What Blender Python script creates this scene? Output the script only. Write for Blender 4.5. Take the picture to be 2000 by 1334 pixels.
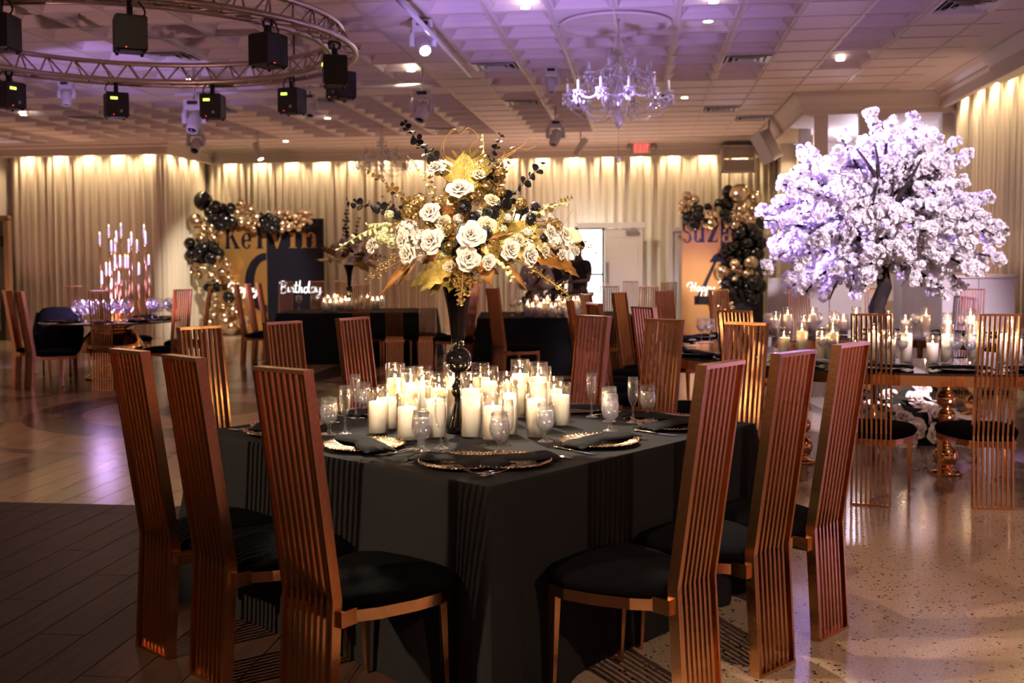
import bpy, math, random
from mathutils import Vector, Matrix, Quaternion
R = math.radians
rnd = random.Random(7)
scene = bpy.context.scene
col = scene.collection
for o in list(bpy.data.objects): bpy.data.objects.remove(o)

# ---------------------------------------------------------------- camera
FPX, YH, CAMH, ROLL, PY0 = 2070.0, 508.0, 1.52, 0.006, 610.0      # focal length and horizon in pixels of the 2000x1334 frame
PITCH = math.atan((PY0 - YH) / FPX)
cd = bpy.data.cameras.new('camera'); cam = bpy.data.objects.new('camera', cd); col.objects.link(cam)
cd.sensor_width = 36.0; cd.lens = FPX / 2000 * 36.0; cd.shift_y = -(667 - PY0) / 2000
cd.clip_start = 0.05; cd.clip_end = 200
cam.matrix_world = Matrix.Translation((0, 0, CAMH)) @ Matrix.Rotation(R(90) - PITCH, 4, 'X') @ Matrix.Rotation(-ROLL, 4, 'Z')
cd.dof.use_dof = True; cd.dof.focus_distance = 4.6; cd.dof.aperture_fstop = 3.2
scene.camera = cam

# ---------------------------------------------------------------- world and exposure
w = bpy.data.worlds.new('world'); scene.world = w; w.use_nodes = True
w.node_tree.nodes['Background'].inputs[0].default_value = (1.0, 0.52, 0.44, 1)
w.node_tree.nodes['Background'].inputs[1].default_value = 0.20
vs = scene.view_settings
vs.view_transform = 'Standard'; vs.look = 'None'; vs.gamma = 1.0; vs.exposure = 0.9; vs.use_curve_mapping = False
cy = scene.cycles
cy.max_bounces = 6; cy.diffuse_bounces = 2; cy.glossy_bounces = 3; cy.transmission_bounces = 3; cy.transparent_max_bounces = 16
cy.use_adaptive_sampling = True; cy.adaptive_threshold = 0.05; cy.adaptive_min_samples = 12
cy.caustics_reflective = False; cy.caustics_refractive = False; cy.sample_clamp_indirect = 4.0; cy.sample_clamp_direct = 0
cy.use_denoising = True; cy.use_light_tree = True

# ---------------------------------------------------------------- geometry of the place
PHI = R(7.0)                                    # the hall is turned 7 degrees against the camera
def room(a, d, z=0.0):                          # across the hall, along the hall, up
    return Vector((a * math.cos(PHI) + d * math.sin(PHI), -a * math.sin(PHI) + d * math.cos(PHI), z))
def ray(px, py):
    a = px - 1000; b = py - PY0; c, s = math.cos(ROLL), math.sin(ROLL)
    u = a * c - b * s; v = a * s + b * c
    x = u / FPX; up = -v / FPX; c, s = math.cos(PITCH), math.sin(PITCH)
    return Vector((x, c + up * s, -s + up * c))
def at_z(px, py, z):
    r = ray(px, py); return r * ((z - CAMH) / r.z) + Vector((0, 0, CAMH))
def at_y(px, py, Y):
    r = ray(px, py); return r * (Y / r.y) + Vector((0, 0, CAMH))
def proj_x(p):
    x, y, z = p[0], p[1], p[2] - CAMH; c, s = math.cos(PITCH), math.sin(PITCH)
    fw = y * c - z * s; up = y * s + z * c; u = FPX * x / fw; v = -FPX * up / fw
    c, s = math.cos(ROLL), math.sin(ROLL)
    return 1000 + u * c + v * s, PY0 - u * s + v * c

# ---------------------------------------------------------------- lamps of the hall and added fill lamps
def lamp(name, kind, loc, energy, color, target=None, size=0.05, angle=60, blend=0.5, parent=None):
    l = bpy.data.lights.new(name, kind); l.energy = energy; l.color = color
    if kind == 'SPOT':
        l.spot_size = R(angle); l.spot_blend = blend; l.shadow_soft_size = size
    elif kind == 'AREA':
        l.shape = 'DISK'; l.size = size
    else: l.shadow_soft_size = size
    o = bpy.data.objects.new(name, l); col.objects.link(o); o.location = loc
    if target is not None:
        o.rotation_euler = (Vector(target) - Vector(loc)).to_track_quat('-Z', 'Y').to_euler()
    if parent: o.parent = parent
    return o
HC = 3.85
WARM = (1.0, 0.66, 0.36); AMBER = (1.0, 0.74, 0.42); WHITE = (1.0, 0.86, 0.68); VIOLET = (0.50, 0.34, 1.0)
# follow spots hung from the ceiling rails; chair and door lamps are added fill
lamp('flower_spot', 'SPOT', (0.9, 0.6, 3.7), 620, (1.0, 0.86, 0.66), (-0.12, 4.7, 1.32), 0.05, 19, 0.35)
lamp('table_back_spot', 'SPOT', (-0.5, 6.4, 3.75), 700, (1.0, 0.84, 0.62), (-0.05, 4.35, 0.9), 0.05, 28, 0.3)
lamp('table_spot', 'SPOT', (-4.4, 1.6, 3.0), 560, (1.0, 0.72, 0.46), (-0.2, 4.4, 0.8), 0.06, 34, 0.4)
lamp('floor_spot', 'SPOT', (-1.2, 3.9, 3.7), 130, (1.0, 0.66, 0.46), (2.6, 4.2, 0.0), 0.06, 60, 0.5)
lamp('tree_spot', 'SPOT', at_y(829, 108, 10.4), 11000, VIOLET, (3.2, 8.9, 1.95), 0.08, 24, 0.6)
lamp('tree_back_spot', 'SPOT', (1.6, 12.5, 3.7), 1500, VIOLET, (3.3, 9.0, 2.0), 0.08, 30, 0.6)
lamp('tree_front_spot', 'SPOT', (3.6, 3.4, 3.7), 1950, (0.98, 0.80, 0.93), (3.4, 9.0, 1.5), 0.08, 31, 0.5)
lamp('chair_fill', 'SPOT', (2.6, -0.6, 3.5), 260, (1.0, 0.70, 0.46), (0.9, 3.9, 0.7), 0.06, 32, 0.5)  # added from behind the camera to brighten the right-hand chairs
lamp('door_fill', 'SPOT', room(-1.2, 19.2, 3.8), 90, WHITE, room(-1.0, 21.5, 1.2), 0.05, 90, 0.8)  # added lamp that brightens door, boards and balloons; no fitting overhead
lamp('floor_wash', 'SPOT', (-4.5, 12.0, 3.6), 70, (1.0, 0.62, 0.36), (-3.2, 7.6, 0.0), 0.2, 70, 0.8)
for k_ in range(9):                              # added amber uplights along the drapes, put in to lighten the ceiling
    a_, d_ = [(-12.0, 19.2), (-10.2, 19.2), (-8.4, 20.9), (-6.6, 20.4), (-3.2, 21.0), (-2.0, 20.9), (-0.2, 20.9), (1.2, 20.9), (3.5, 14.6)][k_]
    lamp('uplight_fill', 'SPOT', room(a_, d_, 0.15), 42, (1.0, 0.50, 0.32), room(a_, d_ - 1.5, 3.85), 0.06, 120, 0.9)
lamp('ceiling_fill', 'SPOT', room(2.5, 7.0, 0.2), 140, (1.0, 0.56, 0.58), room(2.2, 10.5, 3.85), 0.1, 100, 0.9)  # unseen pink lamp added to brighten the right of the ceiling
lamp('ceiling_fill_left', 'SPOT', room(-5.6, 6.3, 0.2), 95, (1.0, 0.52, 0.50), room(-4.5, 9.5, 3.85), 0.1, 100, 0.9)  # unseen lamp added to brighten the left of the ceiling
lamp('ceiling_wash', 'SPOT', room(-1.0, 8.0, 1.6), 150, VIOLET, room(-0.9, 9.7, 3.85), 0.1, 70, 0.6)
lamp('ceiling_wash_left', 'SPOT', room(-6.0, 9.5, 1.2), 130, VIOLET, room(-6.2, 12.4, 3.85), 0.1, 40, 0.3)
lamp('candelabra_spot', 'SPOT', room(-4.2, 11.0, 3.7), 900, VIOLET, at_y(240, 560, 13.9), 0.08, 18, 0.5)
lamp('balloon_spot', 'SPOT', at_y(520, 300, 18.5), 420, WHITE, at_y(470, 520, 21.3), 0.05, 50, 0.6)
lamp('balloon_spot_right', 'SPOT', at_y(1130, 290, 18.0), 200, WHITE, at_y(1430, 470, 20.0), 0.05, 40, 0.6)
# ---------------------------------------------------------------- helpers
class MB:
    def __init__(self): self.v = []; self.f = []; self.s = []; self.m = []
    def add(self, vs, fs, smooth=False, m=0):
        b = len(self.v); self.v += [tuple(x) for x in vs]
        for f in fs: self.f.append([b + i for i in f]); self.s.append(smooth); self.m.append(m)
        return self
    def box(self, c, s, m=0, M=None):
        x, y, z = s[0] / 2, s[1] / 2, s[2] / 2
        vs = [Vector((i * x, j * y, k * z)) for k in (-1, 1) for j in (-1, 1) for i in (-1, 1)]
        if M is not None: vs = [M @ q for q in vs]
        vs = [q + Vector(c) for q in vs]
        return self.add(vs, [(0, 2, 3, 1), (4, 5, 7, 6), (0, 1, 5, 4), (2, 6, 7, 3), (0, 4, 6, 2), (1, 3, 7, 5)], False, m)
    def tube(self, pts, r, n=8, closed=False, m=0, smooth=True, cap=True, sq=None):
        pts = [Vector(p) for p in pts]; N = len(pts)
        rs = r if isinstance(r, (list, tuple)) else [r] * N
        tan = []
        for i in range(N):
            if closed: t = pts[(i + 1) % N] - pts[i - 1]
            else: t = pts[min(i + 1, N - 1)] - pts[max(i - 1, 0)]
            tan.append(t.normalized() if t.length > 1e-9 else Vector((0, 0, 1)))
        up = Vector((0, 0, 1)) if abs(tan[0].z) < 0.95 else Vector((0, 1, 0))
        nrm = (up - tan[0] * up.dot(tan[0])).normalized()
        vs = []
        for i in range(N):
            if i:
                nrm = nrm - tan[i] * nrm.dot(tan[i])
                nrm = nrm.normalized() if nrm.length > 1e-6 else tan[i].orthogonal().normalized()
            b = tan[i].cross(nrm)
            for k in range(n):
                a = 2 * math.pi * (k + 0.5) / n
                vs.append(pts[i] + (nrm * math.cos(a) + b * math.sin(a)) * rs[i])
        fs = []
        for i in range(N if closed else N - 1):
            j = (i + 1) % N
            for k in range(n):
                l = (k + 1) % n
                fs.append((i * n + k, i * n + l, j * n + l, j * n + k))
        if cap and not closed:
            fs.append(tuple(range(n - 1, -1, -1))); fs.append(tuple((N - 1) * n + k for k in range(n)))
        return self.add(vs, fs, smooth, m)
    def lathe(self, prof, n=24, c=(0, 0, 0), m=0, smooth=True, M=None):
        vs = []; fs = []; c = Vector(c); P = len(prof)
        for r, z in prof:
            for k in range(n):
                a = 2 * math.pi * k / n
                q = Vector((r * math.cos(a), r * math.sin(a), z))
                vs.append((M @ q if M is not None else q) + c)
        for i in range(P - 1):
            for k in range(n):
                l = (k + 1) % n
                fs.append((i * n + k, i * n + l, (i + 1) * n + l, (i + 1) * n + k))
        if prof[0][0] > 1e-6: fs.append(tuple(range(n - 1, -1, -1)))
        if prof[-1][0] > 1e-6: fs.append(tuple((P - 1) * n + k for k in range(n)))
        return self.add(vs, fs, smooth, m)
    def shell(self, prof, n=24, c=(0, 0, 0), m=0):
        b = len(self.f); self.lathe(prof, n, c, m)
        # open shell: drop caps that lathe added
        P = len(prof); extra = (1 if prof[0][0] > 1e-6 else 0) + (1 if prof[-1][0] > 1e-6 else 0)
        for _ in range(extra): self.f.pop(); self.s.pop(); self.m.pop()
        return self
    def ball(self, c, r, nu=12, nv=8, sc=(1, 1, 1), m=0):
        prof = [(math.sin(math.pi * i / nv), -math.cos(math.pi * i / nv)) for i in range(nv + 1)]
        M = Matrix.Diagonal((r * sc[0], r * sc[1], r * sc[2]))
        prof[0] = (0, -1); prof[-1] = (0, 1)
        return self.lathe(prof, nu, c, m, True, M)
    def merge(self, other, M, m=None):
        vs = [M @ Vector(q) for q in other.v]; b = len(self.v)
        self.v += [tuple(q) for q in vs]
        for f, s, mm in zip(other.f, other.s, other.m):
            self.f.append([b + i for i in f]); self.s.append(s); self.m.append(mm if m is None else m)
        return self
    def mesh(self, name, mats):
        me = bpy.data.meshes.new(name); me.from_pydata(self.v, [], self.f)
        me.polygons.foreach_set('use_smooth', self.s)
        mats = mats if isinstance(mats, (list, tuple)) else [mats]
        for x in mats: me.materials.append(x)
        if len(mats) > 1: me.polygons.foreach_set('material_index', self.m)
        me.update(); return me
    def build(self, name, mats, parent=None, loc=None, rot=None):
        return link(name, self.mesh(name, mats), parent, loc, rot)
def link(name, me, parent=None, loc=None, rot=None, scale=None):
    o = bpy.data.objects.new(name, me); col.objects.link(o)
    if parent is not None: o.parent = parent
    if loc is not None: o.location = loc
    if rot is not None: o.rotation_euler = rot
    if scale is not None: o.scale = scale if isinstance(scale, (tuple, list, Vector)) else (scale,) * 3
    return o
def tag(o, label, cat, group=None):
    o['label'] = label; o['category'] = cat
    if group: o['group'] = group
    return o
def thing(name, label, cat, loc=(0, 0, 0), rz=0, group=None):
    o = bpy.data.objects.new(name, None); col.objects.link(o); o.empty_display_size = 0.05
    o.location = loc; o.rotation_euler = (0, 0, rz)
    return tag(o, label, cat, group)
def struct(o): o['kind'] = 'structure'; return o
KIDS = {}
def copy_tree(o, parent=None):
    c = o.copy(); col.objects.link(c); c.parent = parent
    if o.name not in KIDS: KIDS[o.name] = list(o.children)
    for ch in KIDS[o.name]: copy_tree(ch, c)
    return c
ORD = 'first second third fourth fifth sixth seventh eighth ninth tenth eleventh twelfth thirteenth fourteenth fifteenth sixteenth seventeenth eighteenth nineteenth twentieth'.split()
def ordn(i):
    if i < 20: return ORD[i]
    t = ['twenty', 'thirty', 'forty', 'fifty'][i // 10 - 2] if False else {2: 'twenty', 3: 'thirty', 4: 'forty'}[(i + 1) // 10]
    return t + '-' + ORD[(i + 1) % 10 - 1] if (i + 1) % 10 else {2: 'twentieth', 3: 'thirtieth', 4: 'fortieth'}[(i + 1) // 10]
def rank(objs, fmt):                             # labels by order from left to right in the photograph
    objs = sorted(objs, key=lambda o: proj_x(o.location)[0])
    for i, o in enumerate(objs): o['label'] = fmt.format(ordn(i))
def aim(d, up='Y'): return Vector(d).to_track_quat('Z', up)
def frame(p, zdir, roll=0.0, s=1.0):
    q = Vector(zdir).to_track_quat('Z', 'Y') @ Quaternion((0, 0, 1), roll)
    return Matrix.Translation(Vector(p)) @ q.to_matrix().to_4x4() @ Matrix.Scale(s, 4)
def put(o, M): o.matrix_local = M; return o
def bez(p0, p1, p2, n=8):
    p0, p1, p2 = Vector(p0), Vector(p1), Vector(p2)
    return [p0 * (1 - t) ** 2 + p1 * 2 * t * (1 - t) + p2 * t * t for t in [i / n for i in range(n + 1)]]

# ---------------------------------------------------------------- materials
def new_mat(name):
    m = bpy.data.materials.new(name); m.use_nodes = True
    return m, m.node_tree.nodes, m.node_tree.links
def bsdf(name, c, rough=0.5, metal=0.0, spec=0.5, noise=None, bump=None, sheen=0.0, sss=0.0, coat=0.0, emit=None, trans=0.0):
    m, N, L = new_mat(name); b = N['Principled BSDF']
    b.inputs['Base Color'].default_value = (*c, 1); b.inputs['Roughness'].default_value = rough
    b.inputs['Metallic'].default_value = metal; b.inputs['Specular IOR Level'].default_value = spec
    b.inputs['Sheen Weight'].default_value = sheen; b.inputs['Coat Weight'].default_value = coat
    b.inputs['Subsurface Weight'].default_value = sss
    if sss: b.inputs['Subsurface Radius'].default_value = (1.0, 0.8, 0.6); b.inputs['Subsurface Scale'].default_value = 0.03 if sss >= 0.5 else 0.01
    b.inputs['Transmission Weight'].default_value = trans
    if emit: b.inputs['Emission Color'].default_value = (*emit[0], 1); b.inputs['Emission Strength'].default_value = emit[1]
    tc = N.new('ShaderNodeTexCoord')
    if noise:                                    # (scale, second colour, low, high)
        t = N.new('ShaderNodeTexNoise'); t.inputs['Scale'].default_value = noise[0]; t.inputs['Detail'].default_value = 4
        r = N.new('ShaderNodeValToRGB'); r.color_ramp.elements[0].position = noise[2]; r.color_ramp.elements[1].position = noise[3]
        r.color_ramp.elements[0].color = (*c, 1); r.color_ramp.elements[1].color = (*noise[1], 1)
        L.new(tc.outputs['Object'], t.inputs['Vector']); L.new(t.outputs['Fac'], r.inputs['Fac']); L.new(r.outputs['Color'], b.inputs['Base Color'])
    if bump:                                     # (scale, strength)
        t = N.new('ShaderNodeTexNoise'); t.inputs['Scale'].default_value = bump[0]; t.inputs['Detail'].default_value = 3
        p = N.new('ShaderNodeBump'); p.inputs['Strength'].default_value = bump[1]; p.inputs['Distance'].default_value = 0.01
        L.new(tc.outputs['Object'], t.inputs['Vector']); L.new(t.outputs['Fac'], p.inputs['Height']); L.new(p.outputs['Normal'], b.inputs['Normal'])
    return m
def glow(name, c, s):
    m, N, L = new_mat(name); N.remove(N['Principled BSDF']); e = N.new('ShaderNodeEmission')
    e.inputs[0].default_value = (*c, 1); e.inputs[1].default_value = s
    L.new(e.outputs[0], N['Material Output'].inputs[0]); return m
def thin_glass(name, tint=(1, 1, 1), edge=0.5, body=0.0, rough=0.02, base=0.06):
    m, N, L = new_mat(name); N.remove(N['Principled BSDF'])
    t = N.new('ShaderNodeBsdfTransparent'); t.inputs[0].default_value = (*tint, 1)
    g = N.new('ShaderNodeBsdfGlossy'); g.inputs['Roughness'].default_value = rough; g.inputs['Color'].default_value = (1, 1, 1, 1)
    lw = N.new('ShaderNodeLayerWeight'); lw.inputs[0].default_value = edge
    r = N.new('ShaderNodeMapRange'); r.inputs['To Min'].default_value = base; r.inputs['To Max'].default_value = 0.75
    L.new(lw.outputs['Facing'], r.inputs['Value'])
    mx = N.new('ShaderNodeMixShader'); L.new(r.outputs[0], mx.inputs[0]); L.new(t.outputs[0], mx.inputs[1]); L.new(g.outputs[0], mx.inputs[2])
    out = mx
    if body:
        d = N.new('ShaderNodeBsdfDiffuse'); d.inputs[0].default_value = (0.85, 0.85, 0.88, 1)
        m2 = N.new('ShaderNodeMixShader'); m2.inputs[0].default_value = body
        L.new(mx.outputs[0], m2.inputs[1]); L.new(d.outputs[0], m2.inputs[2]); out = m2
    L.new(out.outputs[0], N['Material Output'].inputs[0]); return m

ROSEGOLD = bsdf('rose_gold_metal', (0.72, 0.39, 0.19), 0.20, 1.0, bump=(60, 0.03))
GOLD = bsdf('polished_gold', (0.92, 0.52, 0.20), 0.10, 1.0)
VELVET = bsdf('black_velvet', (0.003, 0.003, 0.004), 0.95, spec=0.04, bump=(40, 0.2))
CLOTH = bsdf('black_polyester_cloth', (0.011, 0.0105, 0.012), 0.9, spec=0.2, bump=(300, 0.08))
NAPKIN = bsdf('black_napkin', (0.006, 0.0055, 0.007), 0.85, spec=0.15, bump=(250, 0.1))
BLACK = bsdf('black_gloss', (0.004, 0.003, 0.003), 0.06, coat=0.5)
BLACKMET = bsdf('black_powder_coat', (0.012, 0.012, 0.014), 0.55)
GLASS = thin_glass('clear_glass', base=0.07, body=0.02); TUBE = thin_glass('cylinder_glass', (1, 0.97, 0.92), 0.35, base=0.04)
WATER = thin_glass('iced_water', (0.97, 0.97, 1), 0.4, 0.16, 0.12, 0.16)
CRYSTAL = thin_glass('cut_crystal', (0.97, 0.95, 1), 0.6, 0.30, 0.05, 0.30)
WAX = bsdf('white_wax', (0.90, 0.86, 0.80), 0.5, sss=0.6)
WICK = bsdf('burnt_wick', (0.02, 0.015, 0.01), 0.9)
FLAME = glow('candle_flame', (1.0, 0.60, 0.26), 330)
STEEL = bsdf('silver_cutlery', (0.72, 0.70, 0.70), 0.18, 1.0)
def hammered(name, c, scale):
    m, N, L = new_mat(name); b = N['Principled BSDF']; b.inputs['Base Color'].default_value = (*c, 1); b.inputs['Metallic'].default_value = 1; b.inputs['Roughness'].default_value = 0.18
    tc = N.new('ShaderNodeTexCoord'); v = N.new('ShaderNodeTexVoronoi'); v.inputs['Scale'].default_value = scale; p = N.new('ShaderNodeBump'); p.inputs['Strength'].default_value = 1.0; p.inputs['Distance'].default_value = 0.006
    L.new(tc.outputs['Object'], v.inputs['Vector']); L.new(v.outputs['Distance'], p.inputs['Height']); L.new(p.outputs['Normal'], b.inputs['Normal']); return m
CHARGER = hammered('hammered_gold_plate', (0.52, 0.38, 0.25), 85)
WHITE_P = bsdf('white_rose_petal', (0.88, 0.80, 0.70), 0.6, noise=(8, (0.90, 0.76, 0.66), 0.45, 0.7))
BEIGE_P = bsdf('cream_petal', (0.80, 0.66, 0.46), 0.6)
GOLDLEAF = bsdf('gold_painted_leaf', (0.48, 0.33, 0.08), 0.34, 0.5, noise=(2.2, (0.22, 0.17, 0.035), 0.40, 0.62), bump=(30, 0.3))
AMBERLEAF = bsdf('amber_leaf', (0.34, 0.14, 0.022), 0.42, 0.35, noise=(2.2, (0.20, 0.08, 0.012), 0.42, 0.62), bump=(40, 0.3))
GOLDSEED = bsdf('gold_seed', (0.50, 0.33, 0.12), 0.3, 0.75)
GREENSTEM = bsdf('pale_green_stem', (0.42, 0.47, 0.12), 0.5)
GREENP = bsdf('pale_green_petal', (0.70, 0.70, 0.40), 0.55)
BLACKLEAF = bsdf('black_leaf', (0.010, 0.010, 0.013), 0.4)
TWIG = bsdf('gold_twig', (0.55, 0.33, 0.10), 0.4, 0.6)
BARK = bsdf('dark_bark', (0.012, 0.008, 0.009), 0.85, spec=0.2, bump=(30, 0.6), noise=(12, (0.03, 0.018, 0.016), 0.4, 0.7))
def petal_cloth(name, c, tr=0.45):
    m, N, L = new_mat(name); b = N['Principled BSDF']; b.inputs['Base Color'].default_value = (*c, 1); b.inputs['Roughness'].default_value = 0.75
    t = N.new('ShaderNodeBsdfTranslucent'); t.inputs[0].default_value = (*c, 1); mx = N.new('ShaderNodeMixShader'); mx.inputs[0].default_value = tr
    L.new(b.outputs[0], mx.inputs[1]); L.new(t.outputs[0], mx.inputs[2]); L.new(mx.outputs[0], N['Material Output'].inputs[0]); return m
BLOSSOM = petal_cloth('white_silk_blossom', (0.94, 0.89, 0.92))
DRAPE = bsdf('ivory_drape', (0.80, 0.70, 0.57), 0.85, sheen=0.2)
PAINT = bsdf('cream_paint', (0.70, 0.62, 0.56), 0.6)
CEIL = bsdf('ceiling_tile_white', (0.80, 0.70, 0.70), 0.75, bump=(120, 0.04))
GRID = bsdf('ceiling_grid_metal', (0.66, 0.58, 0.54), 0.45)
WHITEM = bsdf('white_enamel', (0.72, 0.70, 0.72), 0.35)
GREYM = bsdf('grey_metal', (0.38, 0.36, 0.35), 0.4, 0.6)
ALU = bsdf('truss_aluminium', (0.55, 0.46, 0.42), 0.38, 0.85)
DARK = bsdf('dark_void', (0.01, 0.008, 0.008), 0.8)
LENS = glow('lit_lens', (0.75, 0.66, 1.0), 40); CAN = glow('downlight_lens', (1.0, 0.86, 0.66), 14)
LCD = glow('green_display', (0.62, 1.0, 0.08), 2.2); REDLED = glow('red_led', (1.0, 0.05, 0.02), 3)
# ---------------------------------------------------------------- the hall: floor
def at_d(px, py, d):
    r = ray(px, py); return r * (d / (r.x * math.sin(PHI) + r.y * math.cos(PHI))) + Vector((0, 0, CAMH))
def a_of(p): return p.x * math.cos(PHI) - p.y * math.sin(PHI)
def d_of(p): return p.x * math.sin(PHI) + p.y * math.cos(PHI)
ROT = -PHI                                       # turning an object by ROT lines it up with the hall
def terrazzo():
    m, N, L = new_mat('terrazzo'); b = N['Principled BSDF']
    b.inputs['Roughness'].default_value = 0.16; b.inputs['Specular IOR Level'].default_value = 0.6
    g = N.new('ShaderNodeNewGeometry')
    v = N.new('ShaderNodeTexVoronoi'); v.inputs['Scale'].default_value = 52; v.inputs['Randomness'].default_value = 1
    wn = N.new('ShaderNodeTexNoise'); wn.inputs['Scale'].default_value = 90
    ad = N.new('ShaderNodeVectorMath'); ad.operation = 'MULTIPLY_ADD'; ad.inputs[1].default_value = (0.02, 0.02, 0.02)
    L.new(g.outputs['Position'], wn.inputs['Vector']); L.new(wn.outputs['Color'], ad.inputs[0]); L.new(g.outputs['Position'], ad.inputs[2])
    L.new(ad.outputs[0], v.inputs['Vector'])
    sep = N.new('ShaderNodeSeparateColor'); L.new(v.outputs['Color'], sep.inputs[0])
    th = N.new('ShaderNodeMath'); th.operation = 'MULTIPLY'; th.inputs[1].default_value = 0.42; L.new(sep.outputs[0], th.inputs[0])
    lt = N.new('ShaderNodeMath'); lt.operation = 'LESS_THAN'; L.new(v.outputs['Distance'], lt.inputs[0]); L.new(th.outputs[0], lt.inputs[1])
    few = N.new('ShaderNodeMath'); few.operation = 'GREATER_THAN'; few.inputs[1].default_value = 0.50; L.new(sep.outputs[1], few.inputs[0])
    an = N.new('ShaderNodeMath'); an.operation = 'MULTIPLY'; L.new(lt.outputs[0], an.inputs[0]); L.new(few.outputs[0], an.inputs[1])
    n2 = N.new('ShaderNodeTexNoise'); n2.inputs['Scale'].default_value = 110; n2.inputs['Detail'].default_value = 5; L.new(g.outputs['Position'], n2.inputs['Vector'])
    rp = N.new('ShaderNodeValToRGB'); rp.color_ramp.elements[0].color = (0.38, 0.27, 0.19, 1); rp.color_ramp.elements[1].color = (0.57, 0.43, 0.32, 1)
    rp.color_ramp.elements[0].position = 0.35; rp.color_ramp.elements[1].position = 0.65; L.new(n2.outputs['Fac'], rp.inputs['Fac'])
    mx = N.new('ShaderNodeMix'); mx.data_type = 'RGBA'; L.new(an.outputs[0], mx.inputs['Factor']); L.new(rp.outputs['Color'], mx.inputs['A']); mx.inputs['B'].default_value = (0.03, 0.02, 0.02, 1)
    L.new(mx.outputs['Result'], b.inputs['Base Color']); return m
fl = MB().box((0, 0, -0.06), (24, 30, 0.12)).build('floor', terrazzo(), None, room(-3.5, 10.5, 0), (0, 0, ROT)); struct(fl)

def plank_mat():                                 # dark wood-look tile; a printed dance-floor film lies on it from WRAP_D on
    m, N, L = new_mat('dance_floor_plank'); b = N['Principled BSDF']
    b.inputs['Specular IOR Level'].default_value = 0.3
    g = N.new('ShaderNodeNewGeometry'); mp = N.new('ShaderNodeMapping'); mp.vector_type = 'POINT'; mp.inputs['Rotation'].default_value = (0, 0, PHI)
    L.new(g.outputs['Position'], mp.inputs['Vector'])
    sx = N.new('ShaderNodeSeparateXYZ'); L.new(mp.outputs[0], sx.inputs[0])
    def mt(op, a, bb, cc=None):
        n = N.new('ShaderNodeMath'); n.operation = op
        for i, q in enumerate((a, bb, cc)):
            if q is None: continue
            if isinstance(q, (int, float)): n.inputs[i].default_value = q
            else: L.new(q, n.inputs[i])
        return n.outputs[0]
    A, D = sx.outputs[0], sx.outputs[1]
    # wood grain
    st = N.new('ShaderNodeMapping'); st.inputs['Scale'].default_value = (14, 1.4, 1); L.new(mp.outputs[0], st.inputs['Vector'])
    n1 = N.new('ShaderNodeTexNoise'); n1.inputs['Scale'].default_value = 1.6; n1.inputs['Detail'].default_value = 5; L.new(st.outputs[0], n1.inputs['Vector'])
    wr = N.new('ShaderNodeValToRGB'); wr.color_ramp.elements[0].color = (0.040, 0.020, 0.016, 1); wr.color_ramp.elements[1].color = (0.070, 0.036, 0.027, 1)
    wr.color_ramp.elements[0].position = 0.3; wr.color_ramp.elements[1].position = 0.7; L.new(n1.outputs['Fac'], wr.inputs['Fac'])
    # print: sunburst of tan and dark rays around a medallion
    ca, cdd = -4.4, 10.4
    da = mt('SUBTRACT', A, ca); dd = mt('SUBTRACT', D, cdd)
    rad = mt('SQRT', mt('ADD', mt('MULTIPLY', da, da), mt('MULTIPLY', dd, dd)), 0)
    ang = mt('ARCTAN2', dd, da)
    rays = mt('GREATER_THAN', mt('SINE', mt('MULTIPLY', ang, 22), 0), 0.0)
    rings = mt('GREATER_THAN', mt('SINE', mt('MULTIPLY', rad, 5.2), 0), 0.2)
    inner = mt('LESS_THAN', rad, 2.6)
    dark = mt('ADD', mt('MULTIPLY', rings, inner), mt('MULTIPLY', rays, mt('SUBTRACT', 1.0, inner)))
    pm = N.new('ShaderNodeMix'); pm.data_type = 'RGBA'; L.new(dark, pm.inputs['Factor'])
    pm.inputs['A'].default_value = (0.33, 0.20, 0.11, 1); pm.inputs['B'].default_value = (0.07, 0.036, 0.022, 1)
    on = mt('GREATER_THAN', D, 6.22)
    L.new(mt('MULTIPLY_ADD', on, -0.36, 0.56), b.inputs['Roughness']); L.new(mt('MULTIPLY_ADD', on, 0.28, 0.08), b.inputs['Specular IOR Level'])
    fm = N.new('ShaderNodeMix'); fm.data_type = 'RGBA'; L.new(on, fm.inputs['Factor']); L.new(wr.outputs['Color'], fm.inputs['A']); L.new(pm.outputs['Result'], fm.inputs['B'])
    L.new(fm.outputs['Result'], b.inputs['Base Color']); return m
PLANK = plank_mat()
PW, PL = 0.2, 1.2
pmb = MB(); hw, hl, bv = PW / 2 - 0.0006, PL / 2 - 0.0006, 0.0022
pmb.add([(-hw, -hl, 0), (hw, -hl, 0), (hw, hl, 0), (-hw, hl, 0), (-hw + bv, -hl + bv, 0.004), (hw - bv, -hl + bv, 0.004), (hw - bv, hl - bv, 0.004), (-hw + bv, hl - bv, 0.004)],
        [(4, 5, 6, 7), (0, 1, 5, 4), (1, 2, 6, 5), (2, 3, 7, 6), (3, 0, 4, 7)])
pme = pmb.mesh('plank', PLANK); spots = []
for i in range(38):
    a = -7.75 + i * PW; off = (i * 0.4) % 1.2
    for j in range(-1, 13):
        d = 1.0 + off + j * PL
        if d > 15.6: continue
        p = room(a, d, 0.001); x, y = proj_x(p) if p.y > 0.5 else (-999, 9999)
        spots.append((0 if (-150 < x < 1050 and y < 1500) else 1, p.length, p))
spots.sort(key=lambda q: (q[0], q[1]))
rest = MB()
for k, (f, l, p) in enumerate(spots):
    if k < 300: link('plank', pme, fl, fl.matrix_basis.inverted() @ p)
    else: rest.merge(pmb, Matrix.Translation(p) @ Matrix.Rotation(ROT, 4, 'Z'))
ro = rest.build('plank_field', PLANK, fl); ro.matrix_local = fl.matrix_basis.inverted(); ro['kind'] = 'stuff'

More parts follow.
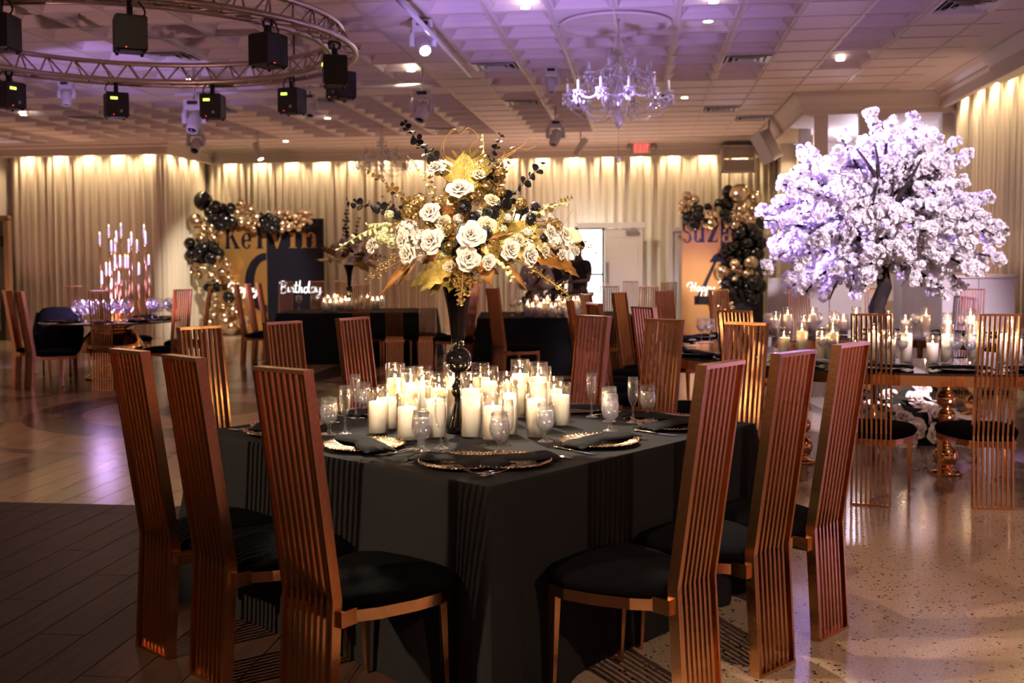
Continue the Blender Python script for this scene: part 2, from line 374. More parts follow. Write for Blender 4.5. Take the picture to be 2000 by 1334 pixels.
# ---------------------------------------------------------------- ceiling
T = 0.59
cl = MB().box((0, 0, 0.22), (16.4, 30, 0.06)).build('ceiling', CEIL, None, room(-4.6, 9.0, HC), (0, 0, ROT)); struct(cl)
ci = cl.matrix_basis.inverted()
def ringmesh(rings, cap=True):
    mb = MB(); vs = []; fs = []
    for h, z in rings: vs += [(-h, -h, z), (h, -h, z), (h, h, z), (-h, h, z)]
    for i in range(len(rings) - 1):
        for k in range(4): fs.append((i * 4 + k, (i + 1) * 4 + k, (i + 1) * 4 + (k + 1) % 4, i * 4 + (k + 1) % 4))
    if cap: n = len(rings) - 1; fs.append((n * 4 + 3, n * 4 + 2, n * 4 + 1, n * 4))
    return mb.add(vs, fs)
coff = ringmesh([(0.293, 0.0), (0.255, 0.0), (0.232, 0.045), (0.218, 0.045), (0.192, 0.085), (0.178, 0.085), (0.160, 0.125)])
flat = ringmesh([(0.293, 0.012), (0.285, 0.0)])
cme = coff.mesh('coffer_tile', CEIL); fme = flat.mesh('ceiling_tile', CEIL)
def coffered(c, d):
    if c % 7 == 2 or c >= 4: return False
    if c >= -2: return d < (13.56 if c == 3 else 14.15)
    return d < 14.1 or 14.75 < d < 19.2
tiles = []
for c in range(-20, 8):
    for r in range(-30, 14):
        a = 0.33 + (c + 0.5) * T; d = 14.15 + (r + 0.5) * T
        if c in (-2, -1) and r in (-7, -6): continue            # the round dome sits here
        if a > 2.2 and d > 15.6 or a < -12.6 or a > 4.2 or d > 22.2: continue
        p = room(a, d, HC); x, y = proj_x(p) if p.y > 1 else (-9999, -9999)
        tiles.append((0 if (-60 < x < 2060 and -30 < y < 330) else 1, p.length, p, coffered(c, d)))
tiles.sort(key=lambda q: (q[0], q[1])); rest = MB()
for k, (f, l, p, co) in enumerate(tiles):
    if k < 300: link('coffer_tile' if co else 'ceiling_tile', cme if co else fme, cl, ci @ p)
    else: rest.merge(coff if co else flat, Matrix.Translation(p) @ Matrix.Rotation(ROT, 4, 'Z'))
ro = rest.build('ceiling_tile_field', CEIL, cl); ro.matrix_local = ci.copy(); ro['kind'] = 'stuff'
g1 = MB().box((0, 0, -0.003), (0.022, 30, 0.012)).mesh('grid_bar', GRID); g2 = MB().box((0, 0, -0.003), (16.3, 0.018, 0.011)).mesh('grid_bar', GRID)
for c in range(-20, 8):
    a = 0.33 + c * T
    if -12.6 < a < 4.2: link('grid_bar', g1, cl, ci @ room(a, 9.0, HC))
for r in range(-11, 14): link('grid_bar', g2, cl, ci @ room(-4.6, 14.15 + r * T, HC))
# dome with moulding ring, four tiles in size
dm = MB(); pr = [(0.53, 0.0), (0.555, -0.02), (0.535, -0.035), (0.505, -0.03), (0.485, 0.0), (0.47, 0.04), (0.36, 0.11), (0.2, 0.15), (0.0, 0.165)]
dm.lathe(pr, 48); H = T - 0.005; sq = []
for k in range(48):
    a = 2 * math.pi * k / 48; c, s = math.cos(a), math.sin(a); q = H / max(abs(c), abs(s)); sq.append((q * c, q * s, 0))
dm.add(sq + [(0.53 * math.cos(2 * math.pi * k / 48), 0.53 * math.sin(2 * math.pi * k / 48), 0) for k in range(48)], [(k, 48 + k, 48 + (k + 1) % 48, (k + 1) % 48) for k in range(48)])
dm.build('ceiling_dome', CEIL, cl, ci @ room(-0.26, 10.61, HC))

# ---------------------------------------------------------------- walls, drapes, valances
def wall(name, a0, d0, a1, d1, z0, z1, th=0.1, m=PAINT):
    p0, p1 = room(a0, d0), room(a1, d1); dirv = p1 - p0
    o = MB().box((0, 0, 0), (dirv.length, th, z1 - z0)).build(name, m, None, (p0 + p1) / 2 + Vector((0, 0, (z0 + z1) / 2)), (0, 0, math.atan2(dirv.y, dirv.x)))
    return struct(o)
wall('wall_back', -9.6, 22.3, 4.4, 22.3, 0, HC); wall('wall_left', -13, 20.15, -9.5, 20.15, 0, HC); wall('wall_return', -9.6, 20.1, -9.6, 22.3, 0, HC)
wall('wall_right', 4.45, 11.6, 4.45, 22.3, 0, HC); wall('wall_far_right', 7.0, -3, 7.0, 11.6, 0, HC); wall('wall_far_left', -12.7, -3, -12.7, 20.2, 0, HC)
def drape(a0, d0, a1, d1, z0, z1, label, seed, amp=0.042):
    rr = random.Random(seed); p0, p1 = room(a0, d0), room(a1, d1); v = p1 - p0; Ln = v.length; u = v / Ln; n = Vector((-u.y, u.x, 0))
    N = int(Ln / 0.022); off = []; ph = 0.0
    for i in range(N + 1):
        ph += (0.86 + 0.20 * math.sin(i * 0.023 + seed) + rr.uniform(-0.25, 0.25))
        off.append(amp * (0.85 + 0.35 * math.sin(i * 0.05)) * (math.sin(ph) + 0.35 * math.sin(ph * 2.3 + seed)))
    rows = [z0, z0 + 0.6, (z0 + z1) / 2, z1 - 0.5, z1]; mb = MB(); vs = []
    for k, z in enumerate(rows):
        f = [1.15, 1.05, 1.0, 0.8, 0.6][k]
        for i in range(N + 1): vs.append(p0 + u * (Ln * i / N) + n * (off[i] * f) + Vector((0, 0, z)))
    W = N + 1; fs = [(k * W + i, k * W + i + 1, (k + 1) * W + i + 1, (k + 1) * W + i) for k in range(4) for i in range(N)]
    c = (p0 + p1) / 2
    mb.add([q - c for q in vs], fs, True); o = mb.build('drape', DRAPE, None, c)
    return tag(o, label, 'curtain', 'pleated ivory wall drapes')
drape(-9.3, 22.08, 2.8, 22.08, 0, 3.75, 'long pleated ivory drape along the far wall behind both balloon boards', 1)
drape(-12.5, 19.92, -9.4, 19.92, 0, 3.75, 'pleated ivory drape behind the tall candelabra, beside the green door', 2)
drape(-9.38, 19.95, -9.38, 22.05, 0, 3.75, 'short pleated ivory drape on the return wall left of the balloons', 3)
drape(4.35, 11.7, 4.35, 15.5, 0, 3.75, 'pleated ivory drape on the right wall beyond the blossom tree', 4)
drape(2.72, 17.4, 2.72, 21.95, 0, 3.5, 'narrow pleated ivory drape under the bulkhead behind the white speaker', 5)
def extr(name, pts, prof, m=PAINT, closed=False):
    # profile (out, z) swept along a polyline in hall coordinates; out is measured to the left of the walking direction
    P = [room(*q) for q in pts]; mb = MB(); vs = []; n = len(prof)
    for i, p in enumerate(P):
        t0 = (P[i] - P[i - 1]).normalized() if i else (P[1] - P[0]).normalized()
        t1 = (P[i + 1] - P[i]).normalized() if i < len(P) - 1 else t0
        nn = (Vector((-t0.y, t0.x, 0)) + Vector((-t1.y, t1.x, 0))).normalized(); k = 1 / max(0.3, nn.dot(Vector((-t0.y, t0.x, 0))))
        for o, z in prof: vs.append(p + nn * (o * k) + Vector((0, 0, z)))
    fs = [(i * n + j, i * n + (j + 1) % n, (i + 1) * n + (j + 1) % n, (i + 1) * n + j) for i in range(len(P) - 1) for j in range(n)]
    fs += [tuple(range(n)), tuple((len(P) - 1) * n + j for j in range(n - 1, -1, -1))]
    mb.add(vs, fs); return struct(mb.build(name, m))
VAL = [(0, 3.60), (0, 3.74), (-0.05, 3.77), (-0.05, 3.80), (-0.10, 3.85), (0.08, 3.85), (0.08, 3.60)]
extr('trim_1', [(-12.6, 19.55), (-9.07, 19.55), (-9.07, 21.72), (2.35, 21.72)], VAL)
extr('trim_2', [(4.12, 15.6), (4.12, 12.9)], VAL)
extr('trim_3', [(4.0, 13.0), (4.0, 11.6)], [(0, 3.54), (0, 3.72), (-0.05, 3.76), (-0.10, 3.85), (0.18, 3.85), (0.18, 3.54)])
# bulkhead with crown moulding over the stage corner
bh = MB().box((0, 0, 0), (2.05, 6.6, 0.30)).build('wall_bulkhead', PAINT, None, room(3.3, 18.85, 3.70), (0, 0, ROT)); struct(bh)
extr('trim_4', [(2.27, 22.0), (2.27, 15.54), (4.2, 15.54)], [(0, 3.62), (-0.03, 3.64), (-0.05, 3.70), (-0.12, 3.80), (-0.14, 3.85), (0.02, 3.85), (0.02, 3.62)])
wall('wall_alcove', 2.45, 19.4, 4.4, 19.4, 0, 3.55)
for i, (a, d) in enumerate([(2.55, 15.75), (2.55, 17.3), (4.28, 15.75)]):
    struct(MB().box((0, 0, 1.775), (0.17, 0.17, 3.55)).build('wall_pilaster', PAINT, None, room(a, d, 0), (0, 0, ROT)))
lamp('alcove_lamp', 'POINT', room(3.5, 17.6, 3.0), 38, (0.85, 0.75, 1.0), size=0.15)
lamp('alcove_strip', 'SPOT', room(2.36, 15.9, 3.52), 14, (1.0, 0.72, 0.22), room(2.46, 15.8, 0), 0.03, 50, 0.6)
lamp('alcove_strip_2', 'SPOT', room(2.3, 17.8, 3.52), 14, (1.0, 0.74, 0.28), room(2.42, 17.8, 0), 0.03, 50, 0.6)
# wash lamps hidden behind the valances graze the drapes from above
def washers(a0, d0, a1, d1, n, e=27):
    nrm = None
    for i in range(n):
        t = (i + 0.5) / n; a = a0 + (a1 - a0) * t; d = d0 + (d1 - d0) * t
        p = room(a, d, 3.80); lamp('drape_washer', 'SPOT', p, e, AMBER, p + Vector((0, 0, -1)), 0.02, 115, 0.8)
washers(-9.1, 21.95, 2.3, 21.95, 17)
for d_ in (17.9, 19.0, 20.1, 21.2): lamp('drape_washer', 'SPOT', room(2.55, d_, 3.50), 16, AMBER, room(2.57, d_, 0), 0.02, 115, 0.8)
washers(2.45, 21.95, 2.75, 21.95, 1, 14); washers(-12.4, 19.78, -9.3, 19.78, 5); washers(-9.25, 20.0, -9.25, 21.8, 3, 20)
washers(4.24, 11.8, 4.24, 15.3, 6, 24)
# ---------------------------------------------------------------- doors
DOORP = bsdf('white_door_paint', (0.84, 0.80, 0.78), 0.45); DOORG = bsdf('green_grey_door', (0.075, 0.085, 0.05), 0.5)
DAY = glow('daylight_behind_door_glass', (0.92, 0.97, 1.0), 3.2)
def pane_rect(px0, py0, px1, py1, d):
    p0, p1 = at_d(px0, py0, d), at_d(px1, py1, d); return a_of(p0), a_of(p1), p1.z, p0.z
DD = 21.55
a0, a1, z0, z1 = pane_rect(1128, 449, 1178, 660, DD); am = (a0 + a1) / 2; wd = a1 - a0
dr = struct(link('door_1', None, None, room(am, DD, 0), (0, 0, ROT)))
m = MB(); m.box((-wd / 2, 0, z1 / 2), (0.05, 0.1, z1)); m.box((wd / 2, 0, z1 / 2), (0.04, 0.1, z1)); m.box((0, 0, z1 + 0.03), (wd + 0.09, 0.1, 0.06))
m.build('door_frame', BLACKMET, dr)
MB().box((0, 0.02, z1 / 2 + 0.02), (wd - 0.05, 0.02, z1 - 0.04)).build('door_glass', DAY, dr)
zm = at_d(1160, 536, DD).z; MB().box((0, -0.02, zm), (wd, 0.05, 0.045)).build('push_bar', BLACKMET, dr)
a0, a1, z0, z1 = pane_rect(1180, 447, 1256, 660, DD); am = (a0 + a1) / 2; wd = a1 - a0
dr = struct(link('door_2', None, None, room(am, DD, 0), (0, 0, ROT)))
MB().box((0, 0, z1 / 2), (wd - 0.02, 0.05, z1)).build('door_leaf', DOORP, dr)
pm_ = MB()
for q in ((-1, 0), (1, 0)): pm_.box((q[0] * wd * 0.36, -0.03, z1 * 0.52), (0.02, 0.012, z1 * 0.8))
for zz in (0.12, 0.92): pm_.box((0, -0.03, z1 * zz), (wd * 0.73, 0.012, 0.02))
pm_.build('door_panel_moulding', DOORP, dr)
MB().box((wd * 0.22, -0.06, z1 - 0.07), (0.26, 0.07, 0.06)).build('door_closer', GREYM, dr)
MB().box((-wd * 0.42, -0.05, 1.25), (0.05, 0.04, 0.42)).build('pull_handle', GREYM, dr)
MB().box((-0.25, -0.03, z1 + 0.07), (wd * 1.75, 0.09, 0.11)).build('door_head_casing', DOORP, dr)
a0, a1, z0, z1 = pane_rect(1314, 452, 1350, 660, DD); am = (a0 + a1) / 2; wd = a1 - a0
dr = struct(link('door_3', None, None, room(am, DD, 0), (0, 0, ROT)))
MB().box((0, 0, z1 / 2), (wd, 0.05, z1)).build('door_leaf', DOORP, dr)
mm = MB(); mm.box((-wd / 2 - 0.04, -0.02, z1 / 2), (0.08, 0.1, z1)); mm.box((0, -0.02, z1 + 0.04), (wd + 0.16, 0.1, 0.08)); mm.build('door_frame', DOORP, dr)
MB().box((0.02, -0.05, z1 - 0.1), (0.2, 0.06, 0.05)).build('door_closer', GREYM, dr)
a0, a1, z0, z1 = pane_rect(-60, 432, 17, 660, 19.5); am = (a0 + a1) / 2; wd = a1 - a0
dr = struct(link('door_4', None, None, room(am, 19.5, 0), (0, 0, ROT)))
MB().box((0, 0, z1 / 2), (wd, 0.05, z1)).build('door_leaf', DOORG, dr)
mm = MB(); mm.box((wd / 2 + 0.05, -0.02, z1 / 2), (0.1, 0.12, z1 + 0.1)); mm.box((0, -0.02, z1 + 0.05), (wd + 0.2, 0.12, 0.1)); mm.build('door_frame', bsdf('brown_door_frame', (0.32, 0.2, 0.12), 0.5), dr)
MB().box((wd / 2 - 0.1, -0.05, 1.95), (0.1, 0.06, 0.2)).build('alarm_box', BLACKMET, dr)
MB().box((wd / 2 - 0.18, -0.05, 1.27), (0.06, 0.02, 0.11)).build('door_plate', WHITEM, dr)
MB().tube([(wd / 2 - 0.12, -0.12, 0.2), (wd / 2 - 0.12, -0.12, 0.95)], 0.03, 8).build('stanchion_post', bsdf('pale_post', (0.5, 0.46, 0.28), 0.5), dr)

# ---------------------------------------------------------------- lettering
def arc_strip(cx, cy, rx, ry, a0, a1, w0, w1, n=14):
    # strip of quads along an ellipse arc; the stroke is w0 at top/bottom and w1 at the sides
    out = []; pts = []
    for i in range(n + 1):
        a = R(a0 + (a1 - a0) * i / n); w = w0 + (w1 - w0) * abs(math.cos(a)) ** 1.5
        pts.append(((cx + rx * math.cos(a), cy + ry * math.sin(a)), (cx + (rx - w) * math.cos(a), cy + (ry - min(w, ry * 0.6) * 0.75) * math.sin(a))))
    for i in range(n): out.append((pts[i][0], pts[i + 1][0], pts[i + 1][1], pts[i][1]))
    return out
def rect(x0, y0, x1, y1): return ((x0, y0), (x1, y0), (x1, y1), (x0, y1))
def glyph(c):                                    # x-height is 1
    S, h = 0.30, 0.07; G = []
    def stem(x, y0, y1, foot=True, head=True):
        G.append(rect(x, y0, x + S, y1))
        if foot: G.append(rect(x - 0.10, y0, x + S + 0.10, y0 + h))
        if head: G.append(rect(x - 0.12, y1 - h, x + S, y1))
    if c == 'K':
        stem(0.1, 0, 1.55); G.append(((0.40, 0.62), (0.50, 0.62), (1.10, 1.5), (1.00, 1.5))); G.append(((0.52, 0.80), (0.70, 1.02), (1.32, 0.05), (0.95, 0.05)))
        G += [rect(0.85, 0, 1.42, h), rect(0.85, 1.48, 1.30, 1.55)]; W = 1.45
    elif c == 'e':
        G += arc_strip(0.46, 0.5, 0.46, 0.53, 28, 325, 0.10, 0.30, 22); G.append(rect(0.2, 0.47, 0.90, 0.56)); G += arc_strip(0.46, 0.5, 0.46, 0.53, 8, 30, 0.2, 0.28, 3); W = 0.98
    elif c == 'l': stem(0.1, 0, 1.6); W = 0.55
    elif c == 'v':
        G += [((0.08, 1), (0.42, 1), (0.66, 0.25), (0.50, -0.02)), ((0.50, -0.02), (0.60, -0.02), (1.0, 1), (0.90, 1)), rect(0, 1 - h, 0.52, 1), rect(0.76, 1 - h, 1.1, 1)]; W = 1.12
    elif c == 'i': stem(0.1, 0, 1); G += [rect(0.1, 1.18, 0.42, 1.5)]; W = 0.55
    elif c == 'n':
        stem(0.1, 0, 1); stem(0.78, 0, 0.72, True, False); G += arc_strip(0.72, 0.66, 0.36, 0.36, 0, 165, 0.13, 0.30, 10); W = 1.22
    elif c == 'S':
        G += arc_strip(0.46, 1.12, 0.42, 0.42, 20, 270, 0.10, 0.24, 16); G += arc_strip(0.50, 0.36, 0.46, 0.40, -160, 90, 0.10, 0.26, 16); G.append(((0.30, 0.84), (0.58, 0.80), (0.62, 0.66), (0.36, 0.68))); W = 1.02
    elif c == 'u':
        stem(0.06, 0.3, 1, False, True); stem(0.74, 0, 1, True, True); G += arc_strip(0.44, 0.34, 0.38, 0.36, 180, 345, 0.12, 0.30, 10); W = 1.18
    elif c == 'z':
        G += [rect(0.05, 1 - h * 1.3, 0.9, 1), rect(0.05, 0, 0.92, h * 1.3), ((0.05, 0), (0.42, 0), (0.9, 1), (0.53, 1)), rect(0.05, 0.75, 0.12, 1), rect(0.85, 0, 0.92, 0.28)]; W = 1.0
    elif c == 'a':
        stem(0.62, 0, 0.75, True, False); G += arc_strip(0.5, 0.68, 0.42, 0.36, 0, 165, 0.10, 0.28, 10); G += arc_strip(0.38, 0.28, 0.36, 0.31, 40, 320, 0.09, 0.26, 14); W = 1.05
    return G, W
def polys(mb, P, M, th=0.012):
    for q in P:
        n = len(q); A = [M @ Vector((x, -th, y)) for x, y in q]; B = [M @ Vector((x, 0, y)) for x, y in q]
        mb.add(A + B, [tuple(range(n)), tuple(range(2 * n - 1, n - 1, -1))] + [(i, n + i, n + (i + 1) % n, (i + 1) % n) for i in range(n)])
NAVY = bsdf('navy_gloss_panel', (0.012, 0.012, 0.022), 0.16, coat=0.3); MIRG = bsdf('gold_mirror_panel', (0.78, 0.44, 0.14), 0.22, 0.72, bump=(2.0, 0.12))
NEON = glow('white_neon_tube', (1.0, 0.92, 0.86), 1.6)
SCRIPT = {  # strokes of the neon script, drawn as centre lines
 'H': [[(0.0, 0.55), (0.1, 0.85), (0.35, 1.0), (0.62, 0.95), (0.60, 0.5), (0.48, 0.0)], [(0.35, 0.45), (0.7, 0.5), (1.0, 0.55)], [(1.05, 1.0), (0.95, 0.5), (0.85, 0.0)]],
 'a': [[(0.45, 0.5), (0.2, 0.5), (0.05, 0.2), (0.2, 0.0), (0.42, 0.25), (0.48, 0.5), (0.45, 0.1), (0.62, 0.08)]],
 'p': [[(0.0, 0.1), (0.16, 0.5), (0.0, -0.3), (-0.08, -0.55)], [(0.12, 0.35), (0.3, 0.52), (0.42, 0.3), (0.28, 0.05), (0.12, 0.1)], [(0.3, 0.05), (0.55, 0.15)]],
 'y': [[(0.0, 0.5), (0.05, 0.15), (0.25, 0.12), (0.42, 0.5), (0.3, -0.2), (0.1, -0.5), (0.0, -0.35), (0.5, 0.1)]],
 'B': [[(0.3, 1.0), (0.2, 0.4), (0.1, 0.0)], [(0.0, 0.85), (0.3, 1.05), (0.65, 0.9), (0.5, 0.6), (0.25, 0.52), (0.6, 0.45), (0.6, 0.1), (0.3, -0.05), (0.1, 0.08)]],
 'i': [[(0.0, 0.1), (0.12, 0.5), (0.1, 0.1), (0.28, 0.12)]], 'r': [[(0.0, 0.1), (0.12, 0.5), (0.14, 0.45), (0.3, 0.45), (0.26, 0.1), (0.42, 0.12)]],
 't': [[(0.18, 1.0), (0.08, 0.1), (0.28, 0.1)], [(-0.05, 0.65), (0.35, 0.68)]], 'h': [[(0.2, 1.1), (0.05, 0.0)], [(0.08, 0.25), (0.25, 0.5), (0.35, 0.4), (0.3, 0.05), (0.48, 0.1)]],
 'd': [[(0.42, 0.45), (0.2, 0.5), (0.05, 0.2), (0.2, 0.0), (0.4, 0.2), (0.6, 1.05), (0.5, 0.1), (0.65, 0.1)]]}
def smooth_path(P, n=4):
    out = []; P = [Vector((p[0], 0, p[1])) for p in P]
    for i in range(len(P) - 1):
        a, b, c, d = P[max(i - 1, 0)], P[i], P[i + 1], P[min(i + 2, len(P) - 1)]
        for k in range(n):
            t = k / n; out.append(0.5 * ((2 * b) + (c - a) * t + (2 * a - 5 * b + 4 * c - d) * t * t + (3 * b - a - 3 * c + d) * t ** 3))
    return out + [P[-1]]
def neon(text, adv, px0, px1, py, d, parent_inv, name='neon_word'):
    p0, p1 = at_d(px0, py, d), at_d(px1, py, d); L_ = (p1 - p0).length; tot = sum(adv); s = L_ / tot; x = 0; mb = MB()
    for ch, ad in zip(text, adv):
        for st in SCRIPT[ch]: mb.tube([p0 + (p1 - p0).normalized() * ((x + q.x) * s) + Vector((0, 0, q.z * s * 1.05)) for q in smooth_path(st)], 0.0075, 6)
        x += ad
    return mb
BAL_B = bsdf('black_latex_balloon', (0.005, 0.005, 0.007), 0.12, coat=0.4); BAL_G = bsdf('chrome_gold_balloon', (0.74, 0.60, 0.43), 0.22, 1.0)
bal_prof = MB().ball((0, 0, 0), 1, 20, 14); bal_prof.lathe([(0.03, -1.10), (0.06, -1.06), (0.0, -0.97)], 8)
bme = {'b': bal_prof.mesh('balloon', BAL_B), 'g': bal_prof.mesh('balloon', BAL_G)}
def board(px0, px1, pym, pyt, d, split, name, label, letters, base_px, xh_px, ring):
    A0, A1 = a_of(at_d(px0, 560, d)), a_of(at_d(px1, 560, d)); As = a_of(at_d(split, 560, d)); zt = at_d((px0 + px1) / 2, pyt, d).z
    org = room(A0, d, 0); o = thing(name, label, 'backdrop', org, ROT)
    MB().box(((As - A0) / 2, 0, zt / 2), (As - A0 - 0.004, 0.05, zt)).build('gold_panel', MIRG, o)
    MB().box(((As + A1) / 2 - A0, 0, zt / 2), (A1 - As - 0.004, 0.05, zt)).build('navy_panel', NAVY, o)
    MB().box(((A1 - A0) / 2, 0.18, 0.03), (A1 - A0, 0.4, 0.05)).build('foot', BLACKMET, o)
    zb = at_d((px0 + px1) / 2, base_px, d).z; sc = at_d((px0 + px1) / 2, base_px - xh_px, d).z - zb
    for ch, lx, rx in letters:
        G, W = glyph(ch); x0 = a_of(at_d(lx, 480, d)) - A0; x1 = a_of(at_d(rx, 480, d)) - A0; mb = MB()
        polys(mb, G, Matrix.Translation((x0, -0.026, zb)) @ Matrix.Diagonal(((x1 - x0) / W, 1, sc, 1)))
        mb.build('letter', NAVY if lx < split - 3 else MIRG, o)
    mb = MB(); ring(mb, lambda px, py: (a_of(at_d(px, py, d)) - A0, at_d(px, py, d).z)); mb.build('numeral', NAVY, o)
    return o, A0
def ring_k(mb, w):
    c = w(522, 552); P = arc_strip(c[0], c[1], 0.47, 0.62, 90, 270, 0.20, 0.20, 20); polys(mb, P, Matrix.Translation((0, -0.026, 0)))
DK = 21.35
kb, KA = board(428, 634, 0, 428, DK, 523, 'backdrop_board', 'wide gold and navy birthday backdrop with serif lettering, behind the left balloon garland',
               [('K', 441, 471), ('e', 473, 494), ('l', 502, 517), ('v', 529, 556), ('i', 566, 582), ('n', 589, 622)], 485, 30, ring_k)
inv = kb.matrix_basis.inverted()
nb = neon('Happy', [1.1, .6, .55, .55, .6], 446, 506, 572, DK - 0.06, None); o = nb.build('neon_script', NEON, kb); o.matrix_local = inv.copy()
nb = neon('Birthday', [.75, .3, .42, .35, .5, .65, .6, .5], 546, 628, 572, DK - 0.06, None); o = nb.build('neon_script', NEON, kb); o.matrix_local = inv.copy()
def ring_s(mb, w):
    P = [[w(1408, 492), w(1400, 498), w(1356, 590), w(1364, 594)], [w(1356, 578), w(1356, 595), w(1420, 595), w(1420, 578)], [w(1385, 512), w(1394, 498), w(1412, 490), w(1412, 512)]]
    polys(mb, P, Matrix.Translation((0, -0.026, 0)))
DS = 21.2
sb, SA = board(1331, 1491, 0, 428, DS, 1407, 'backdrop_board', 'gold and black birthday backdrop with a large numeral four, left of the blossom tree',
               [('S', 1332, 1352), ('u', 1354, 1378), ('z', 1380, 1403), ('a', 1409, 1432), ('n', 1436, 1460)], 473, 27, ring_s)
inv = sb.matrix_basis.inverted()
nb = neon('Happy', [1.1, .6, .55, .55, .6], 1342, 1398, 569, DS - 0.06, None); o = nb.build('neon_script', NEON, sb); o.matrix_local = inv.copy()
nb = neon('Birthday', [.75, .3, .42, .35, .5, .65, .6, .5], 1403, 1480, 569, DS - 0.06, None); o = nb.build('neon_script', NEON, sb); o.matrix_local = inv.copy()
def garland(label, x0, y0, s, d, B):
    o = thing('balloon_garland', label, 'balloons', room(a_of(at_d(x0 + 60, 600, d)), d, 0), 0, 'balloon garlands on the backdrops')
    iv = o.matrix_basis.inverted(); rr = random.Random(3); k = 0
    for kind, lst in B:
        for cx, cy_, r in lst:
            px, py = x0 + cx / s, y0 + cy_ / s; dd = d - 0.12 - rr.uniform(0, 0.30) - (0.10 if r < 27 else 0)
            p = at_d(px, py, dd); rad = r / s / FPX * dd
            p.z = max(p.z, rad * 1.02)
            link('balloon', bme[kind], o, iv @ p, (rr.uniform(-1, 1), rr.uniform(-1, 1), rr.uniform(0, 6)), (rad, rad, rad * 1.06)); k += 1
garland('black and gold balloon garland climbing the left side and top of the navy backdrop', 340, 360, 4.169, DK - 0.05, [
 ('b', [(237,135,80),(335,185,60),(400,200,50),(460,195,48),(290,230,50),(330,290,65),(420,290,80),(380,340,50),(470,300,50),(130,475,45),(135,570,45),(130,520,45),(240,520,65),(200,560,55),(300,600,55),(330,520,50),(370,560,45),(240,600,50),(300,850,40),(345,840,40),(445,920,55),(270,840,35),
        (720,300,50),(775,265,42),(820,300,45),(760,340,40),(800,365,40),(840,360,38),(700,260,40),(735,380,35)]),
 ('g', [(175,300,62),(545,160,40),(515,228,38),(625,205,40),(595,235,42),(670,268,42),(545,310,38),(605,320,35),(648,360,35),(855,240,40),(885,325,32),(925,245,32),(985,285,38),(1030,235,35),(1050,305,32),(935,350,38),(1015,358,32),(1075,250,28),(1115,240,26),(880,370,25),(240,365,38),(310,345,20),(300,380,25),(330,370,25),(260,285,25),(215,440,48),(320,440,48),(345,405,30),(385,400,25),(180,650,50),(195,740,40),(130,720,38),(300,750,50),(390,720,42),(430,665,42),(440,765,42),(350,795,35),(250,690,25),(220,680,20),(290,640,25),(330,670,25),(420,610,20),(360,600,20),
        (290,970,32),(330,900,22),(340,940,22),(330,990,25),(395,990,25),(475,1030,58),(405,1080,45),(520,1010,40),(560,1125,60),(460,1180,62),(530,1080,25),(430,1150,35),(480,1130,30),(280,1035,40),(320,1070,35),(250,1110,40),(290,1130,35),(400,1200,25),
        (660,320,16),(685,300,16),(690,330,16),(905,280,18),(940,270,18),(960,320,16),(980,345,16),(1095,290,18),(1110,310,18),(920,310,16)])])
garland('black and gold balloon garland hanging beside the white blossom tree', 1310, 340, 4.765, DS - 0.05, [
 ('b', [(535,165,60),(445,265,38),(520,280,68),(500,370,50),(345,305,35),(260,330,48),(170,410,70),(250,390,60),(290,410,45),(220,470,55),(530,420,40),(650,550,72),(790,570,75),(760,510,50),(715,640,55),(845,640,55),(520,720,65),(630,730,55),(720,720,70),(800,740,70),(590,670,50),(560,780,45),(520,1030,60),(640,1020,65),(780,1010,75),(830,1040,65),(560,1110,65),(650,1120,70),(730,1100,60),(480,1080,30),(760,1150,60),(600,1170,50)]),
 ('g', [(148,205,45),(225,238,45),(195,285,38),(115,275,42),(160,330,42),(95,340,30),(395,310,35),(640,185,90),(790,220,62),(660,325,55),(775,325,58),(835,290,35),(830,380,38),(385,455,68),(340,465,50),(730,440,58),(600,470,45),(540,460,50),(580,360,30),(745,820,68),(600,830,50),(490,910,78),(715,925,58),(590,890,30),(640,900,35),(630,940,30),(600,975,30),(790,940,30),(400,1180,45),(450,1210,25),(500,1180,25),(565,1215,28),(500,1215,22),(480,1255,28),(520,1250,25),(580,1240,20),
        (330,380,18),(350,350,18),(370,370,20),(390,350,18),(410,370,18),(345,410,18),(380,395,18),(415,345,16),(330,400,16),(590,390,20),(610,400,20),(640,375,20),(655,400,18),(625,420,18),(655,430,16),(685,405,18),(655,860,18),(90,310,18),(110,300,20),(85,330,16)])])
